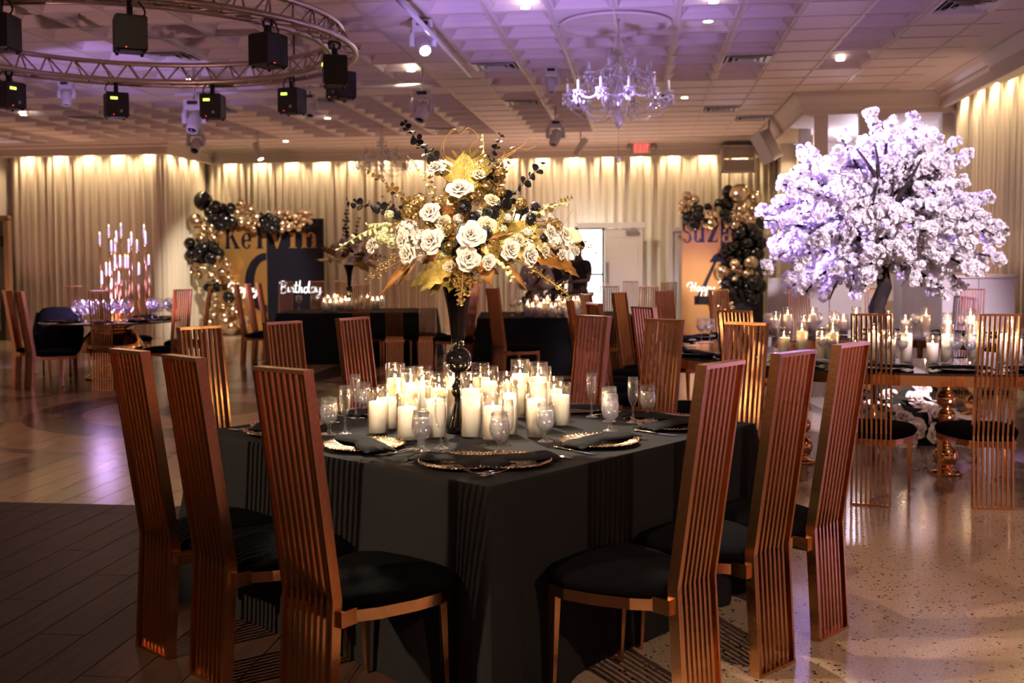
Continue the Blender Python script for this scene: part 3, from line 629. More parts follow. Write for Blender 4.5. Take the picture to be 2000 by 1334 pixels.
# ---------------------------------------------------------------- chairs
CW, CH, CB, CT, CBK = 0.236, 1.185, 0.445, 0.107, 0.027     # width, height, bend height, lean of the top, lean of the foot
def make_chair():
    t = thing('slat_back_chair', 'rose gold chair', 'chair')
    path = [(-CBK, 0.008), (0.0, CB), (-CT, CH - 0.008)]; ms = []
    for bw, bd, nm in ((0.0058, 0.0095, 'slat'), (0.0055, 0.020, 'side_post')):      # half width, half depth
        vs = []
        for i, (y, z) in enumerate(path):
            for sx, sy in ((-1, -1), (1, -1), (1, 1), (-1, 1)): vs.append((sx * bw, y + sy * bd, z))
        fs = [(i * 4 + k, i * 4 + (k + 1) % 4, i * 4 + 4 + (k + 1) % 4, i * 4 + 4 + k) for i in range(2) for k in range(4)] + [(3, 2, 1, 0), (8, 9, 10, 11)]
        ms.append(MB().add(vs, fs).mesh(nm, ROSEGOLD))
    for k in range(9):
        e = k in (0, 8); link('side_post' if e else 'slat', ms[e], t, ((k - 4) * (CW - 0.011) / 8, 0, 0))
    MB().box((0, -CT, CH - 0.006), (CW + 0.002, 0.042, 0.013)).build('top_rail', ROSEGOLD, t)
    MB().box((0, -CBK, 0.006), (CW + 0.002, 0.042, 0.012)).build('bottom_rail', ROSEGOLD, t)
    out = []                                                 # outline of the shield-shaped seat
    key = [(0.115, 0.035), (0.175, 0.13), (0.222, 0.26), (0.240, 0.36), (0.225, 0.44), (0.16, 0.485), (0.0, 0.50)]
    half = []
    for i in range(len(key) - 1):
        for k in range(3):
            q = k / 3; half.append((key[i][0] + (key[i + 1][0] - key[i][0]) * q, key[i][1] + (key[i + 1][1] - key[i][1]) * q))
    half.append(key[-1]); out = half + [(-x, y) for x, y in half[-2::-1]]; n = len(out); cx, cy_ = 0, 0.31
    rings = [(0.97, 0.400), (1.02, 0.415), (1.03, 0.430), (0.98, 0.447), (0.85, 0.461), (0.6, 0.473), (0.3, 0.478)]
    mb = MB(); vs = []
    for s, z in rings: vs += [(cx + (x - cx) * s, cy_ + (y - cy_) * s, z) for x, y in out]
    vs.append((cx, cy_, 0.479)); fs = []
    for i in range(len(rings) - 1):
        for k in range(n): fs.append((i * n + k, i * n + (k + 1) % n, (i + 1) * n + (k + 1) % n, (i + 1) * n + k))
    fs += [((len(rings) - 1) * n + k, (len(rings) - 1) * n + (k + 1) % n, len(vs) - 1) for k in range(n)]; fs.append(tuple(range(n - 1, -1, -1)))
    mb.add(vs, fs, True).build('seat_cushion', VELVET, t)
    mb = MB(); vs = []
    for s, z in ((1.0, 0.363), (1.0, 0.402), (0.94, 0.402), (0.94, 0.363)): vs += [(cx + (x - cx) * s, cy_ + (y - cy_) * s, z) for x, y in out]
    mb.add(vs, [(i * n + k, i * n + (k + 1) % n, ((i + 1) % 4) * n + (k + 1) % n, ((i + 1) % 4) * n + k) for i in range(4) for k in range(n)], False).build('seat_frame', ROSEGOLD, t)
    bm = MB().box((0, 0, 0), (0.030, 0.070, 0.052)).mesh('bracket', ROSEGOLD)
    for s in (-1, 1): link('bracket', bm, t, (s * 0.120, 0.035, 0.385))
    lg = MB(); a, b = 0.016, 0.008; vs = [(sx * a, sy * a, 0.365) for sx, sy in ((-1, -1), (1, -1), (1, 1), (-1, 1))] + [(sx * b, sy * b + 0.012, 0.0) for sx, sy in ((-1, -1), (1, -1), (1, 1), (-1, 1))]
    lm = lg.add(vs, [(k + 4, (k + 1) % 4 + 4, (k + 1) % 4, k) for k in range(4)] + [(0, 1, 2, 3), (7, 6, 5, 4)]).mesh('leg', ROSEGOLD)
    for s in (-1, 1): link('leg', lm, t, (s * 0.198, 0.435, 0))
    return t
chair0 = make_chair(); used = [False]
def chair(x, y, th, group):
    o = chair0 if not used[0] else copy_tree(chair0); used[0] = True
    o.location = (x, y, 0.0045 if (a_of(Vector((x, y, 0))) < -0.25 and d_of(Vector((x, y, 0))) < 15.6) else 0); o.rotation_euler = (0, 0, th); o['group'] = group; return o
def face(fx, fy): return math.atan2(-fx, fy)
TC = Vector((-0.152, 4.795, 0)); TA = 0.73; TS = 1.788
TL = Vector((-math.cos(TA), math.sin(TA), 0)); TR = Vector((math.sin(TA), math.cos(TA), 0))
g = 'chairs around the near square table'
near_l = [chair(-1.378, 4.081, -0.737, g), chair(-1.084, 3.797, -0.763, g), chair(-0.650, 3.362, -0.639, g)]
near_r = [chair(0.597, 3.492, 0.828, g), chair(0.942, 3.878, 0.744, g), chair(1.262, 4.244, 0.783, g)]
far_l = []; far_r = []
for t in (-0.50, 0.02, 0.52):
    p = TC + TL * 1.40 + TR * t; far_l.append(chair(p.x, p.y, face(-TL.x, -TL.y) + t * 0.1, g))
for t in (-0.52, 0.0, 0.50):
    p = TC + TR * 1.40 + TL * t; far_r.append(chair(p.x, p.y, face(-TR.x, -TR.y) - t * 0.1, g))
rank(near_l, 'slat chair on the near left side of the square table, {} from left')
rank(near_r, 'slat chair on the near right side of the square table, {} from left')
rank(far_l, 'slat chair on the far left side of the square table, {} from left')
rank(far_r, 'slat chair on the far right side of the square table, {} from left')
RC = Vector((3.3, 9.0, 0)); ring_ch = []; RG = 'chairs around the ring table'
for k, deg in enumerate([276, 261.5, 246.5, 229, 213, 199, 184, 171.5, 156.5, 141.5, 126.5, 111.5, 92, 75, 55, 40]):
    r = 2.72; p = RC + Vector((math.cos(R(deg)), math.sin(R(deg)), 0)) * r
    if deg == 246.5: p = Vector((2.206, 6.469, 0))
    if deg == 261.5: p = Vector((2.90, 6.361, 0))
    f = RC - p; ring_ch.append(chair(p.x, p.y, face(f.x, f.y), RG))
rank(ring_ch, 'slat chair at the ring table under the blossom tree, {} from the left')
t1 = [(-2.12, 14.95, 0.02, 1), (-1.66, 14.95, -0.03, 1), (-1.19, 14.95, 0.05, 1), (-0.62, 14.55, -0.75, 0.65), (-3.95, 15.6, 1, 0.05), (-3.93, 16.2, 1, -0.03), (-3.92, 16.85, 1, 0), (-3.80, 17.75, 0.05, -1), (-3.28, 17.8, 0, -1), (-2.85, 17.8, 0.05, -1), (-1.70, 17.8, 0, -1)]
c1 = [chair(x, y, face(fx, fy), 'chairs around the far floral table') for x, y, fx, fy in t1]; rank(c1, 'slat chair at the far table with the small floral vase, {} from left')
t2 = [(-0.15, 12.9, 0.8, 0.6), (1.22, 13.25, 0.1, 1), (1.69, 13.25, -0.1, 1), (-0.48, 16.2, 0.1, -1), (0.0, 16.25, 0, -1), (1.28, 16.25, -0.1, -1), (1.80, 16.1, -0.15, -1), (2.30, 15.7, -0.4, -0.9)]
c2 = [chair(x, y, face(fx, fy), 'chairs around the far black candle table') for x, y, fx, fy in t2]; rank(c2, 'slat chair at the far candle table near the bright door, {} from left')
t3 = [(-6.20, 13.25, 1, 0.12), (-5.72, 12.55, 0.72, 0.69), (-6.25, 15.1, 0.35, -0.94), (-4.86, 12.55, -0.1, 1), (-4.08, 12.95, -0.75, 0.66), (-4.18, 14.3, -1, -0.2), (-5.36, 15.35, 0, -1)]
c3 = [chair(x, y, face(fx, fy), 'chairs around the candelabra table') for x, y, fx, fy in t3]; rank(c3, 'rose gold slat chair at the round candelabra table, {} from the left')

# ---------------------------------------------------------------- tables
def cloth_table(label, cx, cy_, ang, sx, sy, h=0.76, seed=1, group=None):
    per = []; n = 26; hx, hy = sx / 2, sy / 2
    cor = [(hx, -hy), (hx, hy), (-hx, hy), (-hx, -hy)]; rr = random.Random(seed)
    for k in range(4):
        x0, y0 = cor[k]; x1, y1 = cor[(k + 1) % 4]; L_ = math.hypot(x1 - x0, y1 - y0); nx, ny = (y1 - y0) / L_, -(x1 - x0) / L_
        for i in range(n):
            q = i / n; q = q - math.sin(2 * math.pi * q) / (2 * math.pi) * 0.55      # denser near the corners
            dc = min(q, 1 - q) * L_; w = math.exp(-(dc / 0.10) ** 2); cx_, cy__ = (cor[k] if q < 0.5 else cor[(k + 1) % 4])
            dx, dy = cx_ / hx * 0.7071, cy__ / hy * 0.7071
            per.append((x0 + (x1 - x0) * q, y0 + (y1 - y0) * q, nx * (1 - w) + dx * w, ny * (1 - w) + dy * w, dc, k * L_ + q * L_, w))
    N = len(per); lev = [(0, 0), (0.004, 0.006), (0.03, 0.012), (0.15, 0.02), (0.3, 0.03), (0.5, 0.045), (0.68, 0.06), (0.85, 0.075), (1.0, 0.085)]
    vs = []
    for t, fl_ in lev:
        for x, y, nx, ny, dc, s, w in per:
            fold = 0.10 * w - 0.055 * math.exp(-((dc - 0.19) / 0.07) ** 2) + 0.030 * math.exp(-((dc - 0.32) / 0.07) ** 2) + 0.010 * math.sin(s * 9 + seed)
            o = fl_ * 0.5 + fold * (t ** 0.8) + 0.004
            vs.append((x + nx * o, y + ny * o, max(h - t * h, 0.006)))
    fs = [(i * N + k, (i + 1) * N + k, (i + 1) * N + (k + 1) % N, i * N + (k + 1) % N) for i in range(len(lev) - 1) for k in range(N)]
    mb = MB().add(vs, fs, True); mb.add(vs[:N], [tuple(range(N))], False)
    o = mb.build('tablecloth', CLOTH, None, (cx, cy_, 0), (0, 0, ang))
    return tag(o, label, 'tablecloth', group)
cloth_table('floor-length black cloth on the near square table under the candles', TC.x, TC.y, math.atan2(TR.y, TR.x), TS, TS, 0.76, 1, 'black tablecloths')
cloth_table('floor-length black cloth on the far table with the small floral vase', -2.33, 16.3, 0.0, 2.25, 1.5, 0.76, 2, 'black tablecloths')
cloth_table('floor-length black cloth on the far candle table in front of the standing people', 0.6, 14.75, 0.0, 2.1, 1.7, 0.76, 3, 'black tablecloths')
DMIR = bsdf('dark_mirror_top', (0.03, 0.028, 0.03), 0.03, spec=1.0, coat=1.0)
RT = thing('ring_table', 'ring-shaped dark mirror table with rose gold apron around the blossom tree', 'table', RC)
RO, RI = 2.15, 1.05
def annulus(mb, r0, r1, z0, z1, n=72, m=0):
    vs = []
    for r, z in ((r0, z0), (r1, z0), (r1, z1), (r0, z1)): vs += [(r * math.cos(2 * math.pi * k / n), r * math.sin(2 * math.pi * k / n), z) for k in range(n)]
    return mb.add(vs, [(i * n + k, i * n + (k + 1) % n, ((i + 1) % 4) * n + (k + 1) % n, ((i + 1) % 4) * n + k) for i in range(4) for k in range(n)], False, m)
annulus(MB(), RI, RO, 0.745, 0.76).build('table_top', DMIR, RT)
annulus(MB(), RO - 0.03, RO + 0.004, 0.675, 0.7449).build('apron', GOLD, RT); annulus(MB(), RI - 0.004, RI + 0.03, 0.675, 0.7449).build('apron', GOLD, RT)
ballleg = []; z = 0.0
ballleg = [(0.0, 0.0), (0.11, 0.0), (0.11, 0.02), (0.05, 0.035)]
for c, r in ((0.12, 0.085), (0.28, 0.07), (0.41, 0.06), (0.53, 0.07)):
    for k in range(7): a = -1.2 + 2.4 * k / 6; ballleg.append((r * math.cos(a), c + r * math.sin(a)))
ballleg += [(0.05, 0.62), (0.16, 0.665), (0.16, 0.675), (0.0, 0.675)]
lme = MB().lathe(ballleg, 20).mesh('leg', GOLD); sme = MB().tube([(0, 0, 0.675), (0, 0, 0.0)], [0.028, 0.014], 8).mesh('leg', GOLD)
for k in range(10):
    a = 2 * math.pi * (k + 0.25) / 10; link('leg', lme, RT, (1.62 * math.cos(a), 1.62 * math.sin(a), 0))
for k in range(10):
    a = 2 * math.pi * (k + 0.7) / 10; link('leg', sme, RT, (1.2 * math.cos(a), 1.2 * math.sin(a), 0))
LC = Vector((-5.26, 13.9, 0.0045))
LT = thing('round_pedestal_table', 'round dark mirror table on a gold dome pedestal, below the candelabra', 'table', LC)
MB().lathe([(0, 0.735), (0.86, 0.735), (0.88, 0.742), (0.88, 0.755), (0.86, 0.76), (0, 0.76)], 56).build('table_top', DMIR, LT)
MB().lathe([(0.40, 0.36), (0.405, 0.38), (0.38, 0.46), (0.33, 0.55), (0.27, 0.62), (0.22, 0.66), (0.30, 0.70), (0.34, 0.735)], 40).build('pedestal_dome', GOLD, LT)
MB().lathe([(0, 0), (0.34, 0), (0.34, 0.03), (0.2, 0.08), (0.16, 0.2), (0.2, 0.32), (0.40, 0.36)], 40).build('pedestal_base', GOLD, LT)
# ---------------------------------------------------------------- candles, glasses, place settings
def make_candle(h, wf, r=0.046):
    t = thing('pillar_candle', 'candle', 'candle')
    MB().shell([(0.0, 0.002), (r - 0.003, 0.002), (r, 0.006), (r, h - 0.002), (r - 0.0015, h), (r - 0.003, h - 0.002), (r - 0.003, h - 0.03)], 24).build('glass_cylinder', TUBE, t)
    wz = h * wf; wr = r - 0.006
    MB().lathe([(0, 0.008), (wr, 0.008), (wr, wz), (wr - 0.004, wz + 0.003), (wr * 0.6, wz - 0.003), (0, wz - 0.005)], 24).build('wax', WAX, t)
    MB().tube([(0, 0, wz - 0.006), (0.001, 0, wz + 0.010)], 0.0014, 5).build('wick', WICK, t)
    MB().lathe([(0, wz + 0.004), (0.0036, wz + 0.007), (0.0048, wz + 0.011), (0.0036, wz + 0.016), (0.0014, wz + 0.021), (0, wz + 0.024)], 10).build('flame', FLAME, t)
    return t, wz
PROTO = {}
for key, h, wf in (('S', 0.20, 0.70), ('M', 0.24, 0.68), ('T', 0.28, 0.74)): PROTO[key] = make_candle(h, wf) + (h,)
first = {k: True for k in PROTO}
def candle(p, key, group, light=None, lamp_e=0.5):
    o, wz, h = PROTO[key]
    if not first[key]: o = copy_tree(o)
    first[key] = False; o.location = p; o.rotation_euler = (0, 0, rnd.uniform(0, 6)); o['group'] = group
    return o
TZ = 0.7605
def cr1(x, y): return 600 + x / 3.636, 680 + y / 3.636
main = []
for x, y, k in [(505, 607, 'S'), (711, 656, 'S'), (916, 636, 'M'), (1166, 634, 'T'), (1320, 650, 'S'), (1425, 615, 'M'), (1630, 634, 'M'), (1801, 553, 'S'), (1514, 490, 'T'), (1642, 520, 'T'), (1663, 570, 'T'),
                (630, 530, 'T'), (686, 548, 'M'), (738, 580, 'T'), (818, 470, 'M'), (830, 520, 'M'), (940, 540, 'M'), (1042, 520, 'T'), (1232, 440, 'M'), (1292, 475, 'M'), (1418, 450, 'S'), (1752, 500, 'S'), (1430, 540, 'S'), (575, 575, 'S')]:
    main.append(candle(at_z(*cr1(x, y), TZ), k, 'pillar candles on the near square table', True, 0.55))
rank(main, 'white pillar candle in glass on the near square table, {} from left')
rf = [(1412, 686, 'T'), (1429, 690, 'M'), (1531, 702, 'M'), (1566, 700, 'T'), (1605, 702, 'M'), (1626, 704, 'T'), (1672, 706, 'S'), (1706, 706, 'T'), (1737, 708, 'M'), (1770, 707, 'T'), (1821, 709, 'S'), (1850, 709, 'T'), (1902, 709, 'T'), (1960, 708, 'T'), (1984, 706, 'M')]
rk = [(1515, 657, 'M'), (1538, 656, 'T'), (1570, 655, 'S'), (1587, 655, 'T'), (1629, 656, 'M'), (1647, 654, 'S'), (1672, 655, 'T'), (1735, 655, 'M'), (1768, 654, 'S'), (1808, 659, 'T'), (1850, 660, 'M'), (1895, 662, 'T'), (1912, 664, 'M'), (1975, 664, 'M')]
def on_ring(p):                                  # keep it on the ring-shaped top
    v = Vector((p.x - RC.x, p.y - RC.y, 0)); r = v.length; q = max(RI + 0.10, min(RO - 0.10, r)); v = v / r * q
    return Vector((RC.x + v.x, RC.y + v.y, p.z))
of = [candle(on_ring(at_z(x, y, TZ)), k, 'pillar candles on the ring table', True, 0.6) for x, y, k in rf]
ob = [candle(on_ring(at_z(x, y, TZ)), k, 'pillar candles on the ring table', True, 0.6) for x, y, k in rk]
rank(of, 'pillar candle in glass on the near side of the ring table, {} from left')
rank(ob, 'pillar candle in glass on the far side of the ring table, {} from left')
c_t1 = [candle(at_z(540 + x / 4.447, 420 + y / 4.447, TZ), k, 'pillar candles on the far floral table') for x, y, k in
        [(415, 828, 'S'), (468, 838, 'S'), (520, 832, 'S'), (562, 826, 'S'), (448, 800, 'M'), (505, 795, 'M'), (548, 790, 'M'), (632, 830, 'M'), (602, 812, 'S'), (700, 822, 'S'), (735, 800, 'M'), (790, 800, 'M'), (835, 815, 'S'), (880, 812, 'S'), (915, 795, 'S')]]
rank(c_t1, 'small white pillar candle on the far floral table, {} from the left')
c_t2 = [candle(at_z(980 + x / 5.714, 430 + y / 5.714, TZ), k, 'pillar candles on the far black table') for x, y, k in
        [(288, 1075, 'M'), (345, 1078, 'S'), (385, 1040, 'T'), (425, 1082, 'S'), (470, 1052, 'M'), (552, 1086, 'S'), (512, 1040, 'T'), (635, 1050, 'T'), (728, 1088, 'S'), (700, 1045, 'M'), (800, 1055, 'T'), (852, 1062, 'T'), (890, 1040, 'T'), (600, 1070, 'S')]]
rank(c_t2, 'small white pillar candle on the far black candle table, {} from the left')

def make_glass(name, prof, fill, mat_fill=WATER):
    t = thing(name, name, 'glass'); MB().shell(prof, 24).build('bowl_and_stem', GLASS, t)
    if fill: MB().lathe(fill, 24).build('water', mat_fill, t)
    return t
def sc_(P, s): return [(r * s, z * s) for r, z in P]
goblet_p = [(0, 0), (0.033, 0.001), (0.034, 0.004), (0.022, 0.009), (0.009, 0.016), (0.007, 0.03), (0.009, 0.042), (0.013, 0.048), (0.025, 0.056), (0.036, 0.073), (0.0405, 0.095), (0.040, 0.115), (0.036, 0.14), (0.0335, 0.165), (0.0325, 0.165), (0.0345, 0.145)]
goblet_w = [(0, 0.051), (0.022, 0.058), (0.034, 0.075), (0.0385, 0.096), (0.038, 0.115), (0.0355, 0.132), (0, 0.132)]
flute_p = [(0, 0), (0.031, 0.001), (0.032, 0.004), (0.02, 0.008), (0.006, 0.016), (0.0045, 0.05), (0.0055, 0.078), (0.012, 0.088), (0.020, 0.105), (0.0245, 0.13), (0.0255, 0.16), (0.0240, 0.19), (0.0220, 0.215), (0.0212, 0.215), (0.0230, 0.19)]
wine_p = [(0, 0), (0.036, 0.001), (0.037, 0.004), (0.02, 0.008), (0.005, 0.016), (0.004, 0.06), (0.005, 0.098), (0.014, 0.107), (0.033, 0.122), (0.045, 0.145), (0.0475, 0.17), (0.044, 0.195), (0.035, 0.222), (0.034, 0.222), (0.042, 0.195)]
wine_w = [(0, 0.108), (0.020, 0.113), (0.036, 0.127), (0.0435, 0.148), (0.0455, 0.168), (0, 0.168)]
GOB = make_glass('water_goblet', goblet_p, goblet_w); FLU = make_glass('champagne_flute', flute_p, None); WIN = make_glass('wine_glass', wine_p, wine_w)
gfirst = {GOB.name: True, FLU.name: True, WIN.name: True}
def glass(o, p, group):
    n = o.name
    if not gfirst[n]: o = copy_tree(o)
    gfirst[n] = False; o.location = p; o.rotation_euler = (0, 0, rnd.uniform(0, 6)); o['group'] = group; return o
def cr2(x, y): return 1050 + x / 4.444, 680 + y / 4.444
gob = [glass(GOB, at_z(*q, TZ), 'water goblets on the near square table') for q in [cr1(157, 618), cr1(815, 733), cr1(1367, 748), cr1(1692, 668), cr1(400, 480), cr2(630, 722), cr2(622, 640), cr2(955, 620)]]
rank(gob, 'stemmed goblet of iced water on the near square table, {} from the left')
flu = [glass(FLU, at_z(*q, TZ), 'champagne flutes on the near square table') for q in [cr1(270, 612), cr1(950, 716), cr1(345, 500), cr1(1425, 752), cr2(467, 602), cr2(828, 650)]]
rank(flu, 'empty champagne flute on the near square table, {} from the left')
win = [glass(WIN, on_ring(at_z(x, y, TZ)), 'wine glasses on the ring table') for x, y in [(1370, 670), (1386, 670), (1413, 692), (1501, 656), (1597, 655), (1606, 706), (1623, 708), (1729, 711), (1761, 712), (1788, 657), (1866, 713), (1878, 659), (1895, 714), (1914, 713)]]
rank(win, 'round wine glass standing on the ring table, {} from the left')
wf = [glass(WIN, at_z(x, y, TZ), 'glasses on the far black table') for x, y in [(1001, 616), (1013, 612), (1048, 619), (1090, 620), (1135, 616), (584, 604), (614, 603)]]
rank(wf, 'small stemmed glass on one of the far black tables, {} from the left')

CH_ = MB().lathe([(0, 0.004), (0.10, 0.004), (0.108, 0.007), (0.12, 0.008), (0.155, 0.016), (0.165, 0.018), (0.166, 0.015), (0.12, 0.003), (0.10, 0.0), (0, 0.0)], 48)
rimb = MB()
for k in range(64): a = 2 * math.pi * k / 64; rimb.ball((0.164 * math.cos(a), 0.164 * math.sin(a), 0.0175), 0.0042, 6, 4)
def napkin_mesh(seed, L_=0.40, W_=0.13):
    rr = random.Random(seed); mb = MB(); nx, ny = 16, 8; top = []; bot = []
    for j in range(ny + 1):
        for i in range(nx + 1):
            u = i / nx - 0.5; v = j / ny - 0.5
            pinch = 1 - 0.25 * math.exp(-((u + 0.05) / 0.12) ** 2)
            x = u * L_; y = v * W_ * pinch + 0.012 * math.sin(u * 7 + seed)
            edge = max(0, 1 - (2 * abs(v)) ** 4)
            z = 0.019 + 0.012 * edge + 0.004 * math.sin(v * 22 + u * 5 + seed) * edge
            if abs(u) > 0.42: z -= 0.010 * (abs(u) - 0.42) / 0.08
            top.append((x, y, z)); bot.append((x, y, 0.0185 - (0.003 if abs(u) > 0.42 else 0)))
    W = nx + 1; n = len(top); fs = []
    for j in range(ny):
        for i in range(nx):
            q = j * W + i; fs.append((q, q + 1, q + W + 1, q + W)); fs.append((n + q, n + q + W, n + q + W + 1, n + q + 1))
    for i in range(nx): fs.append((i, n + i, n + i + 1, i + 1)); q = ny * W + i; fs.append((q, q + 1, n + q + 1, n + q))
    for j in range(ny): q = j * W; fs.append((q, q + W, n + q + W, n + q)); q = j * W + nx; fs.append((q, n + q, n + q + W, q + W))
    return mb.add(top + bot, fs, True)
nap_me = [napkin_mesh(s).mesh('napkin', NAPKIN) for s in (1, 2, 3)]
ch_me = CH_.mesh('charger_plate', CHARGER); rim_me = rimb.mesh('beaded_rim', CHARGER)
bp_me = CH_.mesh('charger_plate', bsdf('black_plate', (0.012, 0.012, 0.014), 0.12)); brim_me = rimb.mesh('beaded_rim', STEEL)
fk = MB(); fk.tube([(0, -0.10, 0.004), (0, -0.06, 0.005), (0, 0.0, 0.003), (0, 0.04, 0.006)], [0.005, 0.004, 0.0025, 0.003], 6); fk.box((0, 0.05, 0.006), (0.022, 0.022, 0.002))
for k in range(4): fk.box(((k - 1.5) * 0.0062, 0.078, 0.0055), (0.0026, 0.04, 0.0018))
kn = MB(); kn.tube([(0, -0.11, 0.004), (0, -0.03, 0.004), (0, 0.0, 0.004)], [0.0055, 0.0045, 0.003], 6); kn.add([(-0.004, 0, 0.002), (0.010, 0.005, 0.002), (0.010, 0.09, 0.002), (-0.004, 0.12, 0.002), (-0.004, 0, 0.005), (0.010, 0.005, 0.003), (0.010, 0.09, 0.003), (-0.004, 0.12, 0.005)], [(0, 1, 2, 3), (7, 6, 5, 4), (0, 4, 5, 1), (1, 5, 6, 2), (2, 6, 7, 3), (3, 7, 4, 0)])
fk_me = fk.mesh('fork', STEEL); kn_me = kn.mesh('knife', STEEL)
plates = []; naps = []; forks = []; knives = []
for out, along in ((-TR, TL), (-TL, -TR), (TL, TR), (TR, -TL)):
    for k, t in enumerate((-0.56, 0.0, 0.56)):
        p = TC + out * (TS / 2 - 0.215) + along * t; th = math.atan2(out.y, out.x) + math.pi / 2
        c = thing('charger_plate', 'plate', 'plate', (p.x, p.y, TZ), th, 'gold charger plates on the near square table'); link('plate_body', ch_me, c); link('beaded_rim', rim_me, c); plates.append(c)
        q = link('folded_napkin', nap_me[len(naps) % 3], None, (p.x, p.y, TZ), (0, 0, th + rnd.uniform(-0.35, 0.35))); tag(q, 'n', 'napkin', 'black napkins on the near square table'); naps.append(q)
        for s in ((-0.215, fk_me, 'fork', forks), (-0.190, fk_me, 'fork', forks), (0.205, kn_me, 'knife', knives)):
            pp = Vector((p.x, p.y, TZ + 0.001)) + along * (s[0] * (1 if True else 1)) + out * (0.02 + rnd.uniform(-0.02, 0.02))
            q = link('dinner_' + s[2], s[1], None, pp, (0, 0, th + math.pi + rnd.uniform(-0.15, 0.15))); tag(q, s[2], s[2], 'cutlery on the near square table'); s[3].append(q)
rank(plates, 'hammered gold charger plate on the near square table, {} from the left'); rank(naps, 'folded black napkin on a charger of the near square table, {} from left')
rank(forks, 'silver dinner fork on the near square table, {} from the left'); rank(knives, 'silver dinner knife on the near square table, {} from the left')
rp = []; rn = []
for o in ring_ch:
    v = (RC - o.location); v.z = 0; v.normalize(); p = RC - v * (RO - 0.22); th = math.atan2(v.y, v.x) - math.pi / 2
    c = thing('charger_plate', 'plate', 'plate', (p.x, p.y, TZ), th, 'black plates on the ring table'); link('plate_body', bp_me, c); link('beaded_rim', brim_me, c); rp.append(c)
    q = link('folded_napkin', nap_me[len(rn) % 3], None, (p.x, p.y, TZ), (0, 0, th)); tag(q, 'n', 'napkin', 'black napkins on the ring table'); rn.append(q)
rank(rp, 'black plate with beaded silver rim on the ring table, {} from the left'); rank(rn, 'folded black napkin on a plate of the ring table, {} from the left')
lp = []
for k in range(7):
    a = R(205 + k * 38); p = LC + Vector((math.cos(a), math.sin(a), 0)) * 0.66; p.z = 0.765
    c = thing('charger_plate', 'plate', 'plate', p, a, 'plates on the round candelabra table'); link('plate_body', bp_me, c); q = link('folded_napkin', nap_me[k % 3], None, p, (0, 0, a)); tag(q, 'n', 'napkin', 'napkins on the round candelabra table'); lp.append((c, q))
rank([x[0] for x in lp], 'dark plate on the round candelabra table, {} from the left'); rank([x[1] for x in lp], 'folded dark napkin on the round candelabra table, {} from the left')
# ---------------------------------------------------------------- vase and flowers of the near table
FD = 4.66                                        # depth of the arrangement
vb = at_z(894, 846, TZ); vb.y = FD; vb.x = (894 - 1000) / FPX * FD
def vz(py): return at_y(900, py, FD).z
vase_prof = [(0, 0), (0.052, 0), (0.056, 0.006), (0.050, 0.03), (0.032, 0.08), (0.020, 0.13), (0.017, 0.155), (0.028, 0.168), (0.033, 0.185), (0.030, 0.205), (0.018, 0.222)]
zc = vz(703) - TZ; rb = 0.060
for k in range(9): a = -1.25 + 2.5 * k / 8; vase_prof.append((rb * math.cos(a), zc + rb * math.sin(a)))
zt = vz(532) - TZ
vase_prof += [(0.027, zc + 0.066), (0.033, zc + 0.12), (0.040, zc + 0.19), (0.047, zc + 0.236), (0.064, zc + 0.315), (0.083, zc + 0.362), (0.095, zt), (0.090, zt), (0.06, zc + 0.36), (0.0, zc + 0.30)]
def make_vase(profile, M, name, label, loc, s=1.0):
    o = MB().lathe(sc_(profile, s), 40).build(name, M, None, loc); return tag(o, label, 'vase')
make_vase(vase_prof, BLACK, 'trumpet_vase', 'tall black glass trumpet vase among the candles of the near table', (vb.x, FD, TZ))
FA = thing('flower_arrangement', 'large white and gold flower arrangement in the tall vase on the near table', 'flowers', (vb.x, FD, TZ + zt)); FI = FA.matrix_basis.inverted()
ctr = at_y(908, 470, FD)
def F(px, py, dy=0.0): return at_y(px, py, FD + dy)
def rose_mesh(seed, n=20):
    rr = random.Random(seed); mb = MB()
    for i in range(n):
        q = (i + 0.6) / n; ang = i * 2.39996 + rr.uniform(-0.15, 0.15)
        r_in = 0.06 + 0.10 * q; r_out = 0.12 + 0.80 * q ** 1.15; h = 0.98 - 0.60 * q ** 1.6; aw = 1.30 - 0.22 * q; fl = 0.16 * q
        nu, nv = 6, 5; vs = []
        for j in range(nv + 1):
            v = j / nv
            for k in range(nu + 1):
                u = k / nu * 2 - 1; wv = (math.sin(math.pi * (0.12 + 0.80 * v)) ** 0.7); a = ang + u * aw * wv
                Rr = r_in + (r_out - r_in) * v ** 1.1 + fl * max(0, v - 0.7) * 3 - 0.05 * (1 - u * u) * (1 - q)
                z = -0.35 + (h + 0.35) * math.sin(v * math.pi / 2) - fl * max(0, v - 0.75) * 1.2 - 0.12 * u * u * v + rr.uniform(-0.012, 0.012)
                vs.append((Rr * math.cos(a), Rr * math.sin(a), z))
        mb.add(vs, [(j * (nu + 1) + k, j * (nu + 1) + k + 1, (j + 1) * (nu + 1) + k + 1, (j + 1) * (nu + 1) + k) for j in range(nv) for k in range(nu)], True)
    mb.ball((0, 0, -0.2), 0.3, 10, 6); return mb
rose_v = [rose_mesh(s) for s in (1, 2, 3)]
rme = {(m.name, i): rose_v[i].mesh('rose', m) for m in (WHITE_P, BEIGE_P) for i in range(3)}
def rose(parent, inv, p, dirv, r, m=WHITE_P, i=0, name='rose'):
    return put(link(name, rme[(m.name, i % 3)], parent), inv @ frame(p, dirv, rnd.uniform(0, 6), r))
def outward(p, k=0.55):
    v = (p - ctr); v.y = 0; v = v * 2.2 + Vector((0, -0.35 / k * 0.9, 0.08)); return v.normalized()
